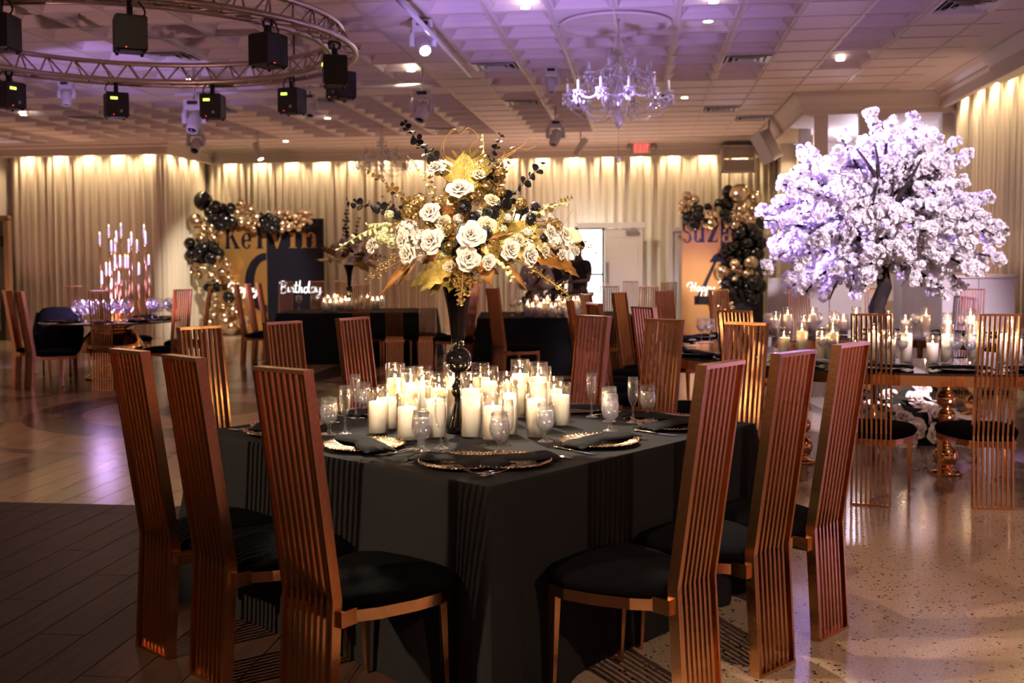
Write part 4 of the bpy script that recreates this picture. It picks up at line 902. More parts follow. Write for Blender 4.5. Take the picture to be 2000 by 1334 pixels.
for i, (px, py, dia, m, dy) in enumerate([(844, 418, 40, WHITE_P, -.10), (847, 472, 46, WHITE_P, -.17), (801, 496, 38, WHITE_P, -.12), (919, 460, 50, WHITE_P, -.24), (914, 502, 46, WHITE_P, -.22), (899, 376, 46, WHITE_P, -.10), (853, 334, 36, WHITE_P, .02),
        (731, 481, 30, WHITE_P, -.04), (991, 487, 40, WHITE_P, -.18), (1029, 499, 40, WHITE_P, -.14), (1071, 454, 28, WHITE_P, -.05), (1100, 457, 26, WHITE_P, -.03), (952, 511, 28, WHITE_P, -.19), (1071, 430, 22, WHITE_P, 0), (1094, 497, 22, WHITE_P, -.06), (1122, 491, 20, WHITE_P, -.02),
        (950, 442, 34, BEIGE_P, -.16), (866, 437, 30, BEIGE_P, -.08), (1010, 470, 26, BEIGE_P, -.10), (960, 395, 28, BEIGE_P, -.04), (790, 470, 30, WHITE_P, -.08), (1060, 490, 26, BEIGE_P, -.09), (880, 520, 26, BEIGE_P, -.14), (935, 345, 26, BEIGE_P, -.02)]):
    p = F(px, py, dy); rose(FA, FI, p, outward(p), dia / 2 / FPX * (FD + dy) * 1.2, m, i)
# foam core of the bouquet, hidden by the leaves
MB().ball((0, 0, 0), 0.11, 16, 10, (1.1, 1.0, 0.9)).build('floral_foam', bsdf('dark_moss', (0.05, 0.05, 0.02), 0.9, bump=(30, 1)), FA, FI @ F(908, 478, 0.0))
def floret_cluster(seed, n=26, petals=4):
    rr = random.Random(seed); mb = MB()
    for i in range(n):
        z = 1 - 1.6 * (i + 0.5) / n; a = i * 2.39996; s = math.sqrt(max(0, 1 - z * z)); d = Vector((s * math.cos(a), s * math.sin(a), z)); M = frame(d * rr.uniform(0.75, 1.0), d, rr.uniform(0, 6), 0.36)
        fm = MB()
        for k in range(petals):
            b = 2 * math.pi * k / petals; c, s_ = math.cos(b), math.sin(b); w = 0.42
            fm.add([(0, 0, 0), (c * 0.55 - s_ * w, s_ * 0.55 + c * w, 0.22), (c * 1.0, s_ * 1.0, 0.16), (c * 0.55 + s_ * w, s_ * 0.55 - c * w, 0.22)], [(0, 3, 2, 1)], True)
        mb.merge(fm, M)
    mb.ball((0, 0, 0), 0.7, 10, 6); return mb
hyd = [floret_cluster(s) for s in (4, 5)]
hy_w = [h.mesh('hydrangea_head', WHITE_P) for h in hyd]; hy_g = [h.mesh('hydrangea_head', GREENP) for h in hyd]; hy_k = [h.mesh('black_flower', BLACKLEAF) for h in hyd]; hy_o = [h.mesh('gold_flower', GOLDSEED) for h in hyd]
for i, (px, py, dia, ms, dy, nm) in enumerate([(795, 452, 46, hy_w, -.06, 'hydrangea_head'), (815, 470, 34, hy_w, -.08, 'hydrangea_head'), (1110, 475, 30, hy_w, -.02, 'hydrangea_head'), (768, 470, 30, hy_g, -.02, 'hydrangea_head'), (1085, 470, 30, hy_w, -.04, 'hydrangea_head'), (745, 463, 28, hy_g, 0, 'hydrangea_head'), (865, 455, 26, hy_g, -.1, 'hydrangea_head'),
        (958, 418, 34, hy_k, -.10, 'black_flower'), (906, 405, 30, hy_k, -.12, 'black_flower'), (948, 456, 26, hy_k, -.2, 'black_flower'), (925, 425, 26, hy_k, -.1, 'black_flower'), (1020, 410, 26, hy_k, 0, 'black_flower'), (1045, 405, 22, hy_k, .03, 'black_flower'),
        (820, 395, 34, hy_o, -.02, 'gold_flower'), (800, 415, 36, hy_o, -.04, 'gold_flower'), (835, 445, 30, hy_o, -.08, 'gold_flower'), (925, 385, 34, hy_o, -.05, 'gold_flower'), (950, 365, 32, hy_o, 0, 'gold_flower'), (880, 445, 30, hy_o, -.12, 'gold_flower'), (1085, 440, 28, hy_o, .02, 'gold_flower'), (975, 340, 26, hy_o, .04, 'gold_flower')]):
    p = F(px, py, dy); put(link(nm, ms[i % 2], FA), FI @ frame(p, outward(p), i, dia / 2 / FPX * FD))
frr = random.Random(31)                          # small filler heads between the large blooms
for i in range(46):
    a_ = i * 2.39996; q_ = math.sqrt((i + 0.5) / 46); px = 912 + 175 * q_ * math.cos(a_); py = 462 - 95 * q_ * math.sin(a_) if math.sin(a_) > 0 else 462 - 52 * q_ * math.sin(a_)
    p = F(px, py, -0.02 - 0.10 * (1 - q_)); k_ = i % 5; nm, ms = [('gold_flower', hy_o), ('hydrangea_head', hy_w), ('gold_flower', hy_o), ('hydrangea_head', hy_g), ('black_flower', hy_k)][k_]
    put(link(nm, ms[i % 2], FA), FI @ frame(p, outward(p), i, frr.uniform(9, 14) / FPX * FD))
def monstera():
    mb = MB(); half = []                         # heart-shaped blade with slits, built as finger strips around a midrib
    n = 7; vs = []; fs = []
    for s in (-1, 1):
        for k in range(n):
            y0 = k / n; y1 = (k + 0.88) / n
            def wid(y): return 0.62 * math.sin(math.pi * min(1, (y * 0.86 + 0.16)) ** 0.9) + 0.04
            def drop(x, y): return -0.28 * x * x - 0.10 * (y - 0.5) ** 2 * 2
            b = len(vs); m_ = 4
            for i in range(m_ + 1):
                u = i / m_
                for y in (y0, y1):
                    tip = 0.0 if y == y0 else -0.02
                    yy = y + 0.40 * u ** 1.3; x = s * u * wid((y0 + y1) / 2)
                    if i == m_: yy = (y0 + y1) / 2 + 0.40 + (0.03 if y == y1 else -0.03)
                    vs.append((x, yy - 0.1, drop(u, yy) + (0.02 * math.sin(k * 2))))
            for i in range(m_): q = b + i * 2; fs.append((q, q + 2, q + 3, q + 1) if s > 0 else (q, q + 1, q + 3, q + 2))
    # solid inner heart
    b = len(vs); N = 24
    for i in range(N + 1):
        y = i / N; w = 0.24 * math.sin(math.pi * min(1, y * 0.9 + 0.08)); vs += [(-w, y + 0.12 * (w / 0.24) - 0.1, -0.03), (0, y - 0.1, 0.015), (w, y + 0.12 * (w / 0.24) - 0.1, -0.03)]
    for i in range(N): q = b + i * 3; fs += [(q, q + 1, q + 4, q + 3), (q + 1, q + 2, q + 5, q + 4)]
    mb.add(vs, fs, True); mb.tube([(0, -0.35, -0.05), (0, -0.1, 0.0), (0, 0.5, 0.015), (0, 0.95, -0.08)], [0.016, 0.016, 0.01, 0.004], 6); return mb
mon = monstera(); mon_me = mon.mesh('monstera_leaf', GOLDLEAF)
def leafM(p0, p1, nrm, s=1.0):                   # local +y from p0 to p1, local z along nrm, length as distance
    y = (p1 - p0); L_ = y.length; y = y / L_; z = Vector(nrm); z = (z - y * z.dot(y)).normalized(); x = y.cross(z)
    M = Matrix((x, y, z)).transposed().to_4x4(); return Matrix.Translation(p0) @ M @ Matrix.Scale(L_ * s, 4)
for p0, p1, nrm in [(F(908, 372, -.04), F(905, 284, .0), (-0.1, -1, 0.15)), (F(975, 470, -.05), F(1062, 428, -.02), (0.2, -0.8, 0.55)), (F(968, 460, .0), F(985, 392, .03), (0.3, -1, 0.1)), (F(990, 470, -.02), F(1068, 468, -.06), (0, -0.6, 0.8)), (F(945, 380, .05), F(958, 310, .1), (0.4, -1, 0.1)), (F(1003, 460, .02), F(1035, 408, .05), (0.2, -1, 0.3))]:
    put(link('monstera_leaf', mon_me, FA), FI @ leafM(p0, p1, nrm, 0.95))
def lance(wr=0.22, lobes=0):
    mb = MB(); N = 14; vs = []; fs = []
    for i in range(N + 1):
        v = i / N; w = wr * math.sin(math.pi * v ** 0.75) * (1 + (0.22 * math.sin(v * 26) if lobes else 0)); z = -0.25 * v * v
        vs += [(-w, v, z - 0.03), (-w * 0.5, v, z + 0.012), (0, v, z), (w * 0.5, v, z + 0.012), (w, v, z - 0.03)]
    for i in range(N):
        for k in range(4): q = i * 5 + k; fs.append((q, q + 1, q + 6, q + 5))
    mb.add(vs, fs, True); mb.tube([(0, -0.12, 0), (0, 0.4, -0.035), (0, 0.98, -0.235)], [0.012, 0.01, 0.003], 5); return mb
la = lance(0.10).mesh('lance_leaf', AMBERLEAF); lg_ = lance(0.30, 1).mesh('broad_leaf', GOLDLEAF); lo = lance(0.25, 1).mesh('broad_leaf', AMBERLEAF)
for me, p0, p1, nrm in [(lg_, F(885, 505, -.12), F(812, 556, -.16), (-0.2, -0.7, 0.7)), (lg_, F(880, 510, -.12), F(835, 572, -.14), (-0.1, -0.9, 0.4)), (lg_, F(890, 515, -.12), F(876, 568, -.16), (0, -1, 0.2)), (lg_, F(890, 500, -.1), F(790, 540, -.08), (-.2, -.6, .8)),
        (la, F(800, 510, -.06), F(735, 566, -.10), (-0.3, -0.8, 0.5)), (la, F(810, 515, -.06), F(770, 552, -.06), (-0.3, -0.8, 0.5)), (lo, F(940, 515, -.14), F(962, 556, -.18), (0.1, -1, 0.2)), (lo, F(935, 512, -.14), F(975, 530, -.16), (0.1, -0.8, 0.5)), (la, F(985, 510, -.14), F(1035, 560, -.18), (0.2, -0.8, 0.5)), (la, F(970, 512, -.12), F(1030, 545, -.14), (0.2, -0.7, 0.7)),
        (lo, F(1080, 500, -.03), F(1135, 530, -.06), (0.2, -0.7, 0.7)), (lo, F(1040, 500, -.08), F(1110, 512, -.10), (0.2, -0.6, 0.8)), (lo, F(880, 430, -.02), F(860, 380, .04), (-.2, -1, .2)), (lo, F(920, 440, -.06), F(905, 400, -.1), (0, -1, .1)), (lo, F(885, 470, -.1), F(868, 420, -.06), (-.3, -1, .2)), (la, F(940, 470, -.1), F(1000, 440, -.1), (0, -.7, .7)),
        (lo, F(860, 490, -.08), F(822, 510, -.1), (-.2, -.8, .5)), (lg_, F(940, 480, -.1), F(1010, 500, -.16), (.1, -.6, .8)), (lg_, F(870, 470, .05), F(800, 440, .08), (-.2, -.6, .8)), (lg_, F(900, 420, .06), F(868, 345, .1), (-.2, -1, .2)), (lg_, F(960, 440, .06), F(1045, 440, .1), (.1, -.5, .8))]:
    put(link('leaf_' if False else me.name.split('.')[0], me, FA), FI @ leafM(p0, p1, nrm))
disc = MB(); N = 12; disc.add([(0, 0.5, 0)] + [(0.5 * math.cos(2 * math.pi * k / N), 0.5 + 0.5 * math.sin(2 * math.pi * k / N), 0.10 * math.cos(4 * math.pi * k / N)) for k in range(N)], [(0, k + 1, (k + 1) % N + 1) for k in range(N)], True)
disc_k = disc.mesh('leaf', BLACKLEAF); disc_g = disc.mesh('leaf', GOLDSEED)
def sprig(parent, inv, path, n, size, me, stem_m, name, r0=0.003, tip=0.55, seed=1):
    rr = random.Random(seed); P = [Vector(p) for p in path]; pts = bez(P[0], P[1], P[2], 14); so = MB().tube([inv @ q for q in pts], [r0 * (1 - 0.6 * i / 14) for i in range(15)], 5).build(name, stem_m, parent)
    for i in range(n):
        t = 0.12 + 0.88 * i / max(1, n - 1); q = min(13, int(t * 14)); p = pts[q].lerp(pts[q + 1], t * 14 - q) if q < 14 else pts[14]; d = (pts[min(q + 1, 14)] - pts[max(q - 1, 0)]).normalized()
        a = i * 1.57 + rr.uniform(-0.4, 0.4); side = d.orthogonal().normalized(); side.rotate(Quaternion(d, a)); s = size * (1 - (1 - tip) * t) * rr.uniform(0.85, 1.15)
        for sg in (1, -1):
            ld = (side * sg + d * 0.45).normalized(); o = link('leaf', me, so); put(o, inv @ leafM(p, p + ld * s, d * 0.8 + side.cross(d) * 0.6))
for path, n, s in [((F(800, 420, 0), F(745, 405, .02), F(682, 396, .05)), 10, 0.050), ((F(858, 316, .02), F(828, 295, .04), F(790, 242, .06)), 11, 0.045), ((F(950, 375, .02), F(952, 320, .04), F(978, 266, .05)), 9, 0.042), ((F(972, 405, 0), F(1010, 375, .03), F(1060, 320, .05)), 8, 0.050), ((F(780, 445, .05), F(775, 425, .05), F(760, 400, .06)), 4, 0.035)]:
    sprig(FA, FI, path, n, s, disc_k, BLACKLEAF, 'eucalyptus_sprig', seed=n)
for path, n, s in [((F(835, 430, 0), F(790, 385, .0), F(722, 335, .0)), 14, 0.036), ((F(860, 420, .02), F(835, 360, .02), F(840, 300, .02)), 12, 0.026), ((F(950, 400, .04), F(985, 350, .06), F(1000, 290, .08)), 12, 0.032), ((F(960, 390, .08), F(965, 340, .08), F(985, 300, .1)), 10, 0.034), ((F(910, 520, -.18), F(905, 545, -.2), F(899, 592, -.19)), 12, 0.034), ((F(900, 520, -.18), F(890, 540, -.2), F(893, 565, -.2)), 8, 0.030), ((F(935, 515, -.18), F(925, 540, -.2), F(915, 575, -.2)), 9, 0.030), ((F(1030, 520, -.1), F(1070, 545, -.1), F(1108, 572, -.1)), 12, 0.026), ((F(1040, 425, 0), F(1075, 405, .02), F(1115, 385, .04)), 12, 0.026)]:
    sprig(FA, FI, path, n, s, disc_g, TWIG, 'gold_seed_sprig', 0.0022, seed=n + 3)
def spray(parent, inv, path, n, spread, r, ms, stem_m, name, seed):      # thin stem with many beads
    rr = random.Random(seed); P = bez(*path, 12); mb = MB(); mb.tube([inv @ q for q in P], 0.0015, 5)
    for i in range(n):
        t = rr.uniform(0.15, 1); q = min(11, int(t * 12)); p = P[q].lerp(P[q + 1], t * 12 - q); o = Vector((rr.gauss(0, 1), rr.gauss(0, 1), rr.gauss(0, 1))) * spread
        mb.tube([inv @ p, inv @ (p + o)], 0.0006, 3); mb.ball(inv @ (p + o), r * rr.uniform(0.7, 1.2), 6, 4, m=1)
    return mb.build(name, [stem_m, ms], parent)
for i, (path, n, sp, r) in enumerate([((F(810, 500, -.05), F(770, 510, -.06), F(722, 545, -.06)), 46, 0.016, 0.0042), ((F(800, 505, -.05), F(770, 500, -.06), F(735, 520, -.06)), 34, 0.014, 0.0038), ((F(960, 480, -.15), F(1000, 470, -.15), F(940, 490, -.22)), 40, 0.016, 0.004), ((F(1010, 510, -.1), F(1060, 535, -.12), F(1112, 578, -.12)), 40, 0.012, 0.004), ((F(1080, 480, -.02), F(1120, 480, -.02), F(1155, 484, 0)), 34, 0.014, 0.0036), ((F(905, 500, -.2), F(905, 540, -.21), F(900, 590, -.21)), 34, 0.016, 0.0042)]):
    spray(FA, FI, path, n, sp, r, GOLDSEED, TWIG, 'bead_spray', i + 11)
bud = MB().ball((0, 0, 0.5), 0.5, 8, 6, (0.55, 0.55, 1)).mesh('bud', GREENP)
def orchid(path, n, size, seed):
    rr = random.Random(seed); P = bez(*path, 14); so = MB().tube([FI @ q for q in P], 0.0028, 6).build('orchid_stem', GREENSTEM, FA)
    for i in range(n):
        t = 0.25 + 0.75 * i / (n - 1); q = min(13, int(t * 14)); p = P[q].lerp(P[q + 1], t * 14 - q); d = Vector((rr.uniform(-.6, .6), rr.uniform(-.6, .2), rr.uniform(-1, .6))); s = size * (1.25 - 0.7 * t)
        put(link('bud', bud, so), FI @ frame(p, d, 0, s)); 
for path, n, s in [((F(800, 450, -.04), F(745, 420, -.02), F(662, 486, 0)), 16, 0.034), ((F(790, 445, -.02), F(740, 432, 0), F(718, 440, .02)), 8, 0.030), ((F(1035, 430, -.02), F(1065, 400, 0), F(1112, 396, .02)), 14, 0.028), ((F(925, 370, .02), F(950, 320, .04), F(943, 262, .05)), 12, 0.030), ((F(965, 505, -.18), F(985, 520, -.2), F(1000, 545, -.2)), 10, 0.034), ((F(860, 400, .02), F(825, 350, .03), F(805, 312, .03)), 10, 0.024)]: orchid(path, n, s, n)
for i, pts in enumerate([[(880, 330), (866, 290), (880, 256), (893, 254), (900, 262), (912, 250)], [(890, 340), (862, 300), (870, 270), (890, 252)], [(950, 330), (1000, 300), (1012, 290), (1030, 292), (1048, 285)], [(955, 320), (1020, 285), (1030, 270), (1048, 274), (1035, 262)], [(925, 320), (918, 290), (935, 268), (915, 250), (905, 262)], [(1095, 450), (1112, 420), (1120, 408)], [(960, 350), (1010, 320), (1011, 305)], [(820, 380), (795, 330), (802, 310)], [(800, 330), (805, 318), (796, 305)]]):
    MB().tube([FI @ q for q in [F(x, y, 0.05) for x, y in [(p.x, p.z) for p in smooth_path(pts, 5)]]], 0.0013, 5).build('curly_twig', TWIG, FA)
for i in range(6):
    a = -0.5 + i * 0.28; q = F(1112, 470, -.02); put(link('white_petal_finger', bud if i else bud, FA), FI @ frame(q, Vector((math.sin(a + 0.6), -0.3, math.cos(a + 0.6))), 0, 0.06))
# ---------------------------------------------------------------- small arrangement on the far table
vp = at_z(683, 596, TZ); VD = 16.3; vx = (683 - 1000) / FPX * VD; ss = 1.0
make_vase(vase_prof, BLACK, 'trumpet_vase', 'tall black trumpet vase among the candles of the far floral table', (vx, VD, TZ), 1.0)
zt2 = TZ + zt
FB = thing('flower_arrangement', 'purplish flower arrangement in the tall vase on the far table', 'flowers', (vx, VD, zt2)); BI = FB.matrix_basis.inverted(); rr = random.Random(21); c2_ = Vector((vx, VD, zt2 + 0.12))
for i in range(34):
    a = i * 2.39996; zz = rr.uniform(-0.25, 0.9); s = math.sqrt(1 - zz * zz * 0.9); d = Vector((s * math.cos(a), s * math.sin(a), zz)); p = c2_ + Vector((d.x * 0.30, d.y * 0.28, d.z * 0.24)) * rr.uniform(0.8, 1.1)
    if i % 3: rose(FB, BI, p, d + Vector((0, -0.3, 0)), rr.uniform(0.05, 0.075), WHITE_P if i % 2 else BEIGE_P, i)
    else: put(link('broad_leaf', lo if i % 2 else lg_, FB), BI @ leafM(c2_ + d * 0.05, p + d * 0.22 + Vector((0, 0, -0.08)), d.cross(Vector((0.3, 1, 0.2)))))
for path, n, s in [((c2_, c2_ + Vector((-.08, 0, .35)), c2_ + Vector((-.02, 0, .70))), 12, 0.09), ((c2_, c2_ + Vector((.1, 0, .3)), c2_ + Vector((.16, 0, .58))), 9, 0.07), ((c2_, c2_ + Vector((-.3, 0, .1)), c2_ + Vector((-.55, 0, .22))), 8, 0.06), ((c2_, c2_ + Vector((.3, 0, .05)), c2_ + Vector((.6, 0, -.02))), 9, 0.06)]:
    sprig(FB, BI, path, n, s, disc_k, BLACKLEAF, 'eucalyptus_sprig', 0.006, seed=n)

# ---------------------------------------------------------------- white blossom tree
TB = Vector((RC.x + 0.02, RC.y + 0.05, 0)); tree = thing('blossom_tree', 'artificial white blossom tree with dark trunk lit violet, inside the ring table', 'tree', TB)
def TP(px, py, dy=0.0): return at_y(px, py, RC.y + dy) - TB
trunk = [Vector((-0.05, 0, 0.0)), Vector((-0.16, 0, 0.35)), Vector((-0.15, 0, 0.75)), TP(1712, 600), TP(1728, 560), TP(1722, 525), TP(1712, 485), TP(1716, 430), TP(1712, 400)]
MB().tube(trunk, [0.10, 0.085, 0.075, 0.068, 0.062, 0.056, 0.05, 0.042, 0.036], 12).build('trunk', BARK, tree)
rr = random.Random(5); cluster = []
def bloss(seed, n=9):
    r2 = random.Random(seed); mb = MB()
    for i in range(n):
        d = Vector((r2.gauss(0, 1), r2.gauss(0, 1), r2.gauss(0, 1))).normalized(); M = frame(d * r2.uniform(0.4, 0.75), d, r2.uniform(0, 6), r2.uniform(0.50, 0.68))
        fm = MB()
        for ring_, (rad, z, tilt) in enumerate(((0.85, 0.05, 0.35), (0.5, 0.28, 0.6))):
            for k in range(5):
                b = 2 * math.pi * (k + ring_ * 0.5) / 5; c, s = math.cos(b), math.sin(b); w = 0.50 * rad / 0.85
                fm.add([(0, 0, -0.1), (c * rad * 0.6 - s * w, s * rad * 0.6 + c * w, z + tilt * 0.5), (c * rad, s * rad, z + tilt * 0.55), (c * rad * 0.6 + s * w, s * rad * 0.6 - c * w, z + tilt * 0.5), (c * rad * 0.55, s * rad * 0.55, z + tilt * 0.15)], [(0, 4, 1), (1, 4, 2), (2, 4, 3), (3, 4, 0)], True)
        mb.merge(fm, M)
    return mb
bl = [bloss(s) for s in range(4)]; bl_me = [b.mesh('blossom_cluster', BLOSSOM) for b in bl]
limbs = []; cc = TP(1728, 425); blos = []
for k, (px, py, dy) in enumerate([(1490, 430, -.2), (1480, 420, .2), (1545, 330, 0), (1560, 285, .3), (1530, 360, -.4), (1640, 265, .1), (1700, 215, 0), (1740, 235, -.3), (1795, 225, .2), (1830, 260, -.1), (1870, 275, .3), (1895, 300, 0), (1890, 350, -.4), (1935, 385, .2), (1970, 450, 0), (1960, 470, -.3), (1955, 505, .2), (1925, 540, -.2), (1880, 560, .1), (1800, 560, -.4), (1850, 575, -.1), (1520, 360, .3), (1500, 480, 0), (1490, 530, -.2), (1545, 560, .2), (1570, 575, -.2), (1620, 585, 0), (1660, 570, -.35), (1690, 560, -.5), (1580, 480, -.7), (1660, 450, -.8), (1740, 440, -.85), (1820, 450, -.75), (1890, 450, -.6), (1640, 380, -.6), (1700, 500, -.8), (1780, 500, -.8), (1850, 500, -.6), (1600, 420, -.6), (1680, 330, -.2), (1760, 300, .1), (1830, 340, .1), (1840, 400, -.6), (1560, 520, -.5), (1630, 530, -.6), (1900, 530, -.4), (1700, 300, .6), (1800, 380, .7), (1620, 450, .7), (1880, 470, .7), (1560, 450, .7), (1740, 520, .8), (1650, 520, .6), (1840, 540, .6), (1590, 350, .5), (1930, 430, .5), (1520, 500, .5), (1750, 350, .6), (1600, 310, -.2), (1860, 320, -.3), (1660, 420, .8), (1780, 460, .9), (1530, 430, -.4), (1950, 470, .3), (1600, 540, .5), (1720, 260, .2), (1770, 265, .1)]):
    tip = TP(px, py, dy); start = trunk[5 + k % 4] if py > 420 else trunk[7 + k % 2]
    mid = start.lerp(tip, 0.5) + Vector((0, 0, 0.18 if py > 400 else 0.04)); P = bez(start, mid, tip, 12)
    r0 = 0.022 if k % 4 else 0.030
    MB().tube(P, [r0 * (1 - 0.85 * i / 12) + 0.003 for i in range(13)], 6).build('branch', BARK, tree)
    L_ = (tip - start).length; n = int(L_ * 0.62 / 0.055)
    for i in range(n):
        t = 0.38 + 0.62 * (i + rr.random()) / n; q = min(11, int(t * 12)); p = P[q].lerp(P[q + 1], t * 12 - q); sp = 0.085 * (1.25 - t)
        for _ in range(2): blos.append((p + Vector((rr.gauss(0, sp), rr.gauss(0, sp), rr.gauss(0, sp * 0.8))), rr.uniform(0.040, 0.064)))
    for j in range(2):
        q = rr.randint(4, 9); dv = Vector((rr.uniform(-1, 1), rr.uniform(-1, 1), rr.uniform(-.4, .6))).normalized() * rr.uniform(0.15, 0.32); e = P[q] + dv + Vector((0, 0, -0.03))
        MB().tube(bez(P[q], P[q] + dv * 0.5 + Vector((0, 0, 0.04)), e, 6), [0.007 - 0.0008 * i for i in range(7)], 5).build('twig', BARK, tree)
        for i in range(6): blos.append((P[q] + dv * rr.uniform(0.35, 1.0) + Vector((rr.gauss(0, .03), rr.gauss(0, .03), rr.gauss(0, .03))), rr.uniform(0.035, 0.058)))
for p0, p1 in [((1700, 405), (1715, 338)), ((1735, 420), (1745, 350)), ((1745, 400), (1800, 310)), ((1710, 345), (1672, 290)), ((1715, 345), (1708, 280)), ((1625, 458), (1680, 452)), ((1775, 435), (1792, 434)), ((1690, 395), (1668, 410)), ((1742, 480), (1762, 470))]:
    MB().tube(bez(TP(*p0, -.35), TP((p0[0] + p1[0]) / 2 + 4, (p0[1] + p1[1]) / 2, -.36), TP(*p1, -.3), 6), [0.020, 0.018, 0.016, 0.014, 0.012, 0.01, 0.008], 6).build('branch', BARK, tree)
blos.sort(key=lambda q: q[0].y); restb = MB()
for i, (p, s) in enumerate(blos):
    M = Matrix.Translation(p) @ Matrix.Rotation(rr.uniform(0, 6), 4, 'Z') @ Matrix.Rotation(rr.uniform(0, 3), 4, 'X') @ Matrix.Scale(s, 4)
    if i < 300: put(link('blossom_cluster', bl_me[i % 4], tree), M)
    else: restb.merge(bl[i % 4], M)
o = restb.build('blossom_mass', BLOSSOM, tree); o['kind'] = 'stuff'
print('blossoms', len(blos))
# flowers at the foot of the tree
FT = thing('flower_cushion', 'mound of white roses and dark leaves around the trunk of the blossom tree', 'flowers', TB + Vector((0, -0.2, 0))); TI = FT.matrix_basis.inverted()
for i in range(34):
    a = i * 2.39996; r = 0.10 + 0.40 * math.sqrt(i / 34); p = TB + Vector((r * math.cos(a), -0.2 + r * 0.8 * math.sin(a), 0.52 - 1.05 * r + rr.uniform(-.04, .04))); p.z = max(p.z, 0.05)
    rose(FT, TI, p, (p - TB) + Vector((0, -0.2, 0.15)), rr.uniform(0.085, 0.12), WHITE_P, i)
MB().lathe([(0, 0), (0.34, 0), (0.28, 0.14), (0.16, 0.32), (0.06, 0.40), (0, 0.42)], 20).build('moss_base', bsdf('dark_greens', (0.02, 0.03, 0.02), 0.9, bump=(20, 1)), FT)
for i in range(22):
    a = rr.uniform(0, 6.28); b = TB + Vector((0.3 * math.cos(a), -0.2 + 0.3 * math.sin(a), rr.uniform(0.08, 0.4))); d = Vector((math.cos(a), math.sin(a), rr.uniform(-.1, .5)))
    put(link('dark_leaf', disc_k, FT), TI @ leafM(b, b + d * rr.uniform(0.14, 0.24), Vector((0, 0, 1)) + Vector((0.3, 0, 0))))
# ---------------------------------------------------------------- circular lighting truss
TRC = Vector((-3.12, 8.8, 0)); TRR = 1.72; TZ0, TZ1 = 3.27, 3.45
truss = thing('circular_truss', 'round metal lighting truss hung below the ceiling at top left', 'truss', (TRC.x, TRC.y, TZ0))
def circ(r, z, n=96): return [(r * math.cos(2 * math.pi * k / n), r * math.sin(2 * math.pi * k / n), z) for k in range(n)]
for r, z in ((TRR - 0.11, 0), (TRR + 0.11, 0), (TRR, TZ1 - TZ0)): MB().tube(circ(r, z), 0.024, 10, True).build('chord_ring', ALU, truss)
def pc(r, a, z): return (r * math.cos(a), r * math.sin(a), z)
NB = 44; st = 2 * math.pi / NB
b1 = MB().tube([pc(TRR - 0.11, 0, 0), pc(TRR, st / 2, TZ1 - TZ0)], 0.009, 6).mesh('brace', ALU); b2 = MB().tube([pc(TRR - 0.11, st, 0), pc(TRR, st / 2, TZ1 - TZ0)], 0.009, 6).mesh('brace', ALU)
b3 = MB().tube([pc(TRR + 0.11, 0, 0), pc(TRR, st / 2, TZ1 - TZ0)], 0.009, 6).mesh('brace', ALU); b4 = MB().tube([pc(TRR - 0.11, 0, 0), pc(TRR + 0.11, st, 0)], 0.009, 6).mesh('brace', ALU)
for k in range(NB):
    for b in (b1, b2, b3, b4): link('brace', b, truss, (0, 0, 0), (0, 0, k * st))
for k in range(3):
    a = 0.9 + k * 2.094; MB().tube([pc(TRR, a, TZ1 - TZ0), pc(TRR, a, HC - TZ0)], 0.008, 6).build('hanger', BLACKMET, truss)
def make_box_light():
    t = thing('box_stage_light', 'light', 'stage light'); b = MB(); W, D_, H_ = 0.205, 0.19, 0.235
    vs = []; e = 0.012
    for z, q in ((0, e), (e, 0), (H_ - e, 0), (H_, e)):
        x, y = W / 2 - q, D_ / 2 - q; vs += [(-x, -y, z), (x, -y, z), (x, y, z), (-x, y, z)]
    fs = [(3, 2, 1, 0)] + [(i * 4 + k, i * 4 + (k + 1) % 4, i * 4 + 4 + (k + 1) % 4, i * 4 + 4 + k) for i in range(3) for k in range(4)] + [(12, 13, 14, 15)]
    b.add(vs, fs).build('housing', BLACKMET, t)
    f = MB()
    for sx in (-1, 1):
        for sy in (-1, 1): f.lathe([(0, -0.012), (0.011, -0.012), (0.011, 0.0)], 8, (sx * 0.08, sy * 0.07, 0))
    f.build('rubber_feet', BLACKMET, t)
    c = MB(); c.box((0, 0, H_ + 0.03), (0.035, 0.045, 0.07)); c.tube([(0.0, -0.035, H_ + 0.06), (0, -0.045, H_ + 0.10), (0, 0, H_ + 0.13), (0, 0.045, H_ + 0.10), (0, 0.035, H_ + 0.06)], 0.012, 6); c.build('clamp', BLACKMET, t)
    MB().tube(bez((-0.06, 0, H_), (-0.14, 0.02, H_ + 0.02), (-0.05, 0.0, H_ + 0.11), 10), 0.006, 6).build('cable', BLACKMET, t)
    MB().box((-0.035, -D_ / 2 - 0.001, H_ * 0.74), (0.062, 0.004, 0.022)).build('display', LCD, t)
    MB().box((0.035, D_ / 2 + 0.001, 0.018), (0.008, 0.003, 0.004)).build('status_led', REDLED, t)
    MB().box((-0.04, -D_ / 2 - 0.001, 0.018), (0.006, 0.003, 0.004)).build('status_led', REDLED, t)
    MB().box((0.03, -D_ / 2 - 0.001, 0.055), (0.026, 0.003, 0.026)).build('badge', GREYM, t)
    return t
bl0 = make_box_light(); bus = [False]; boxes = []
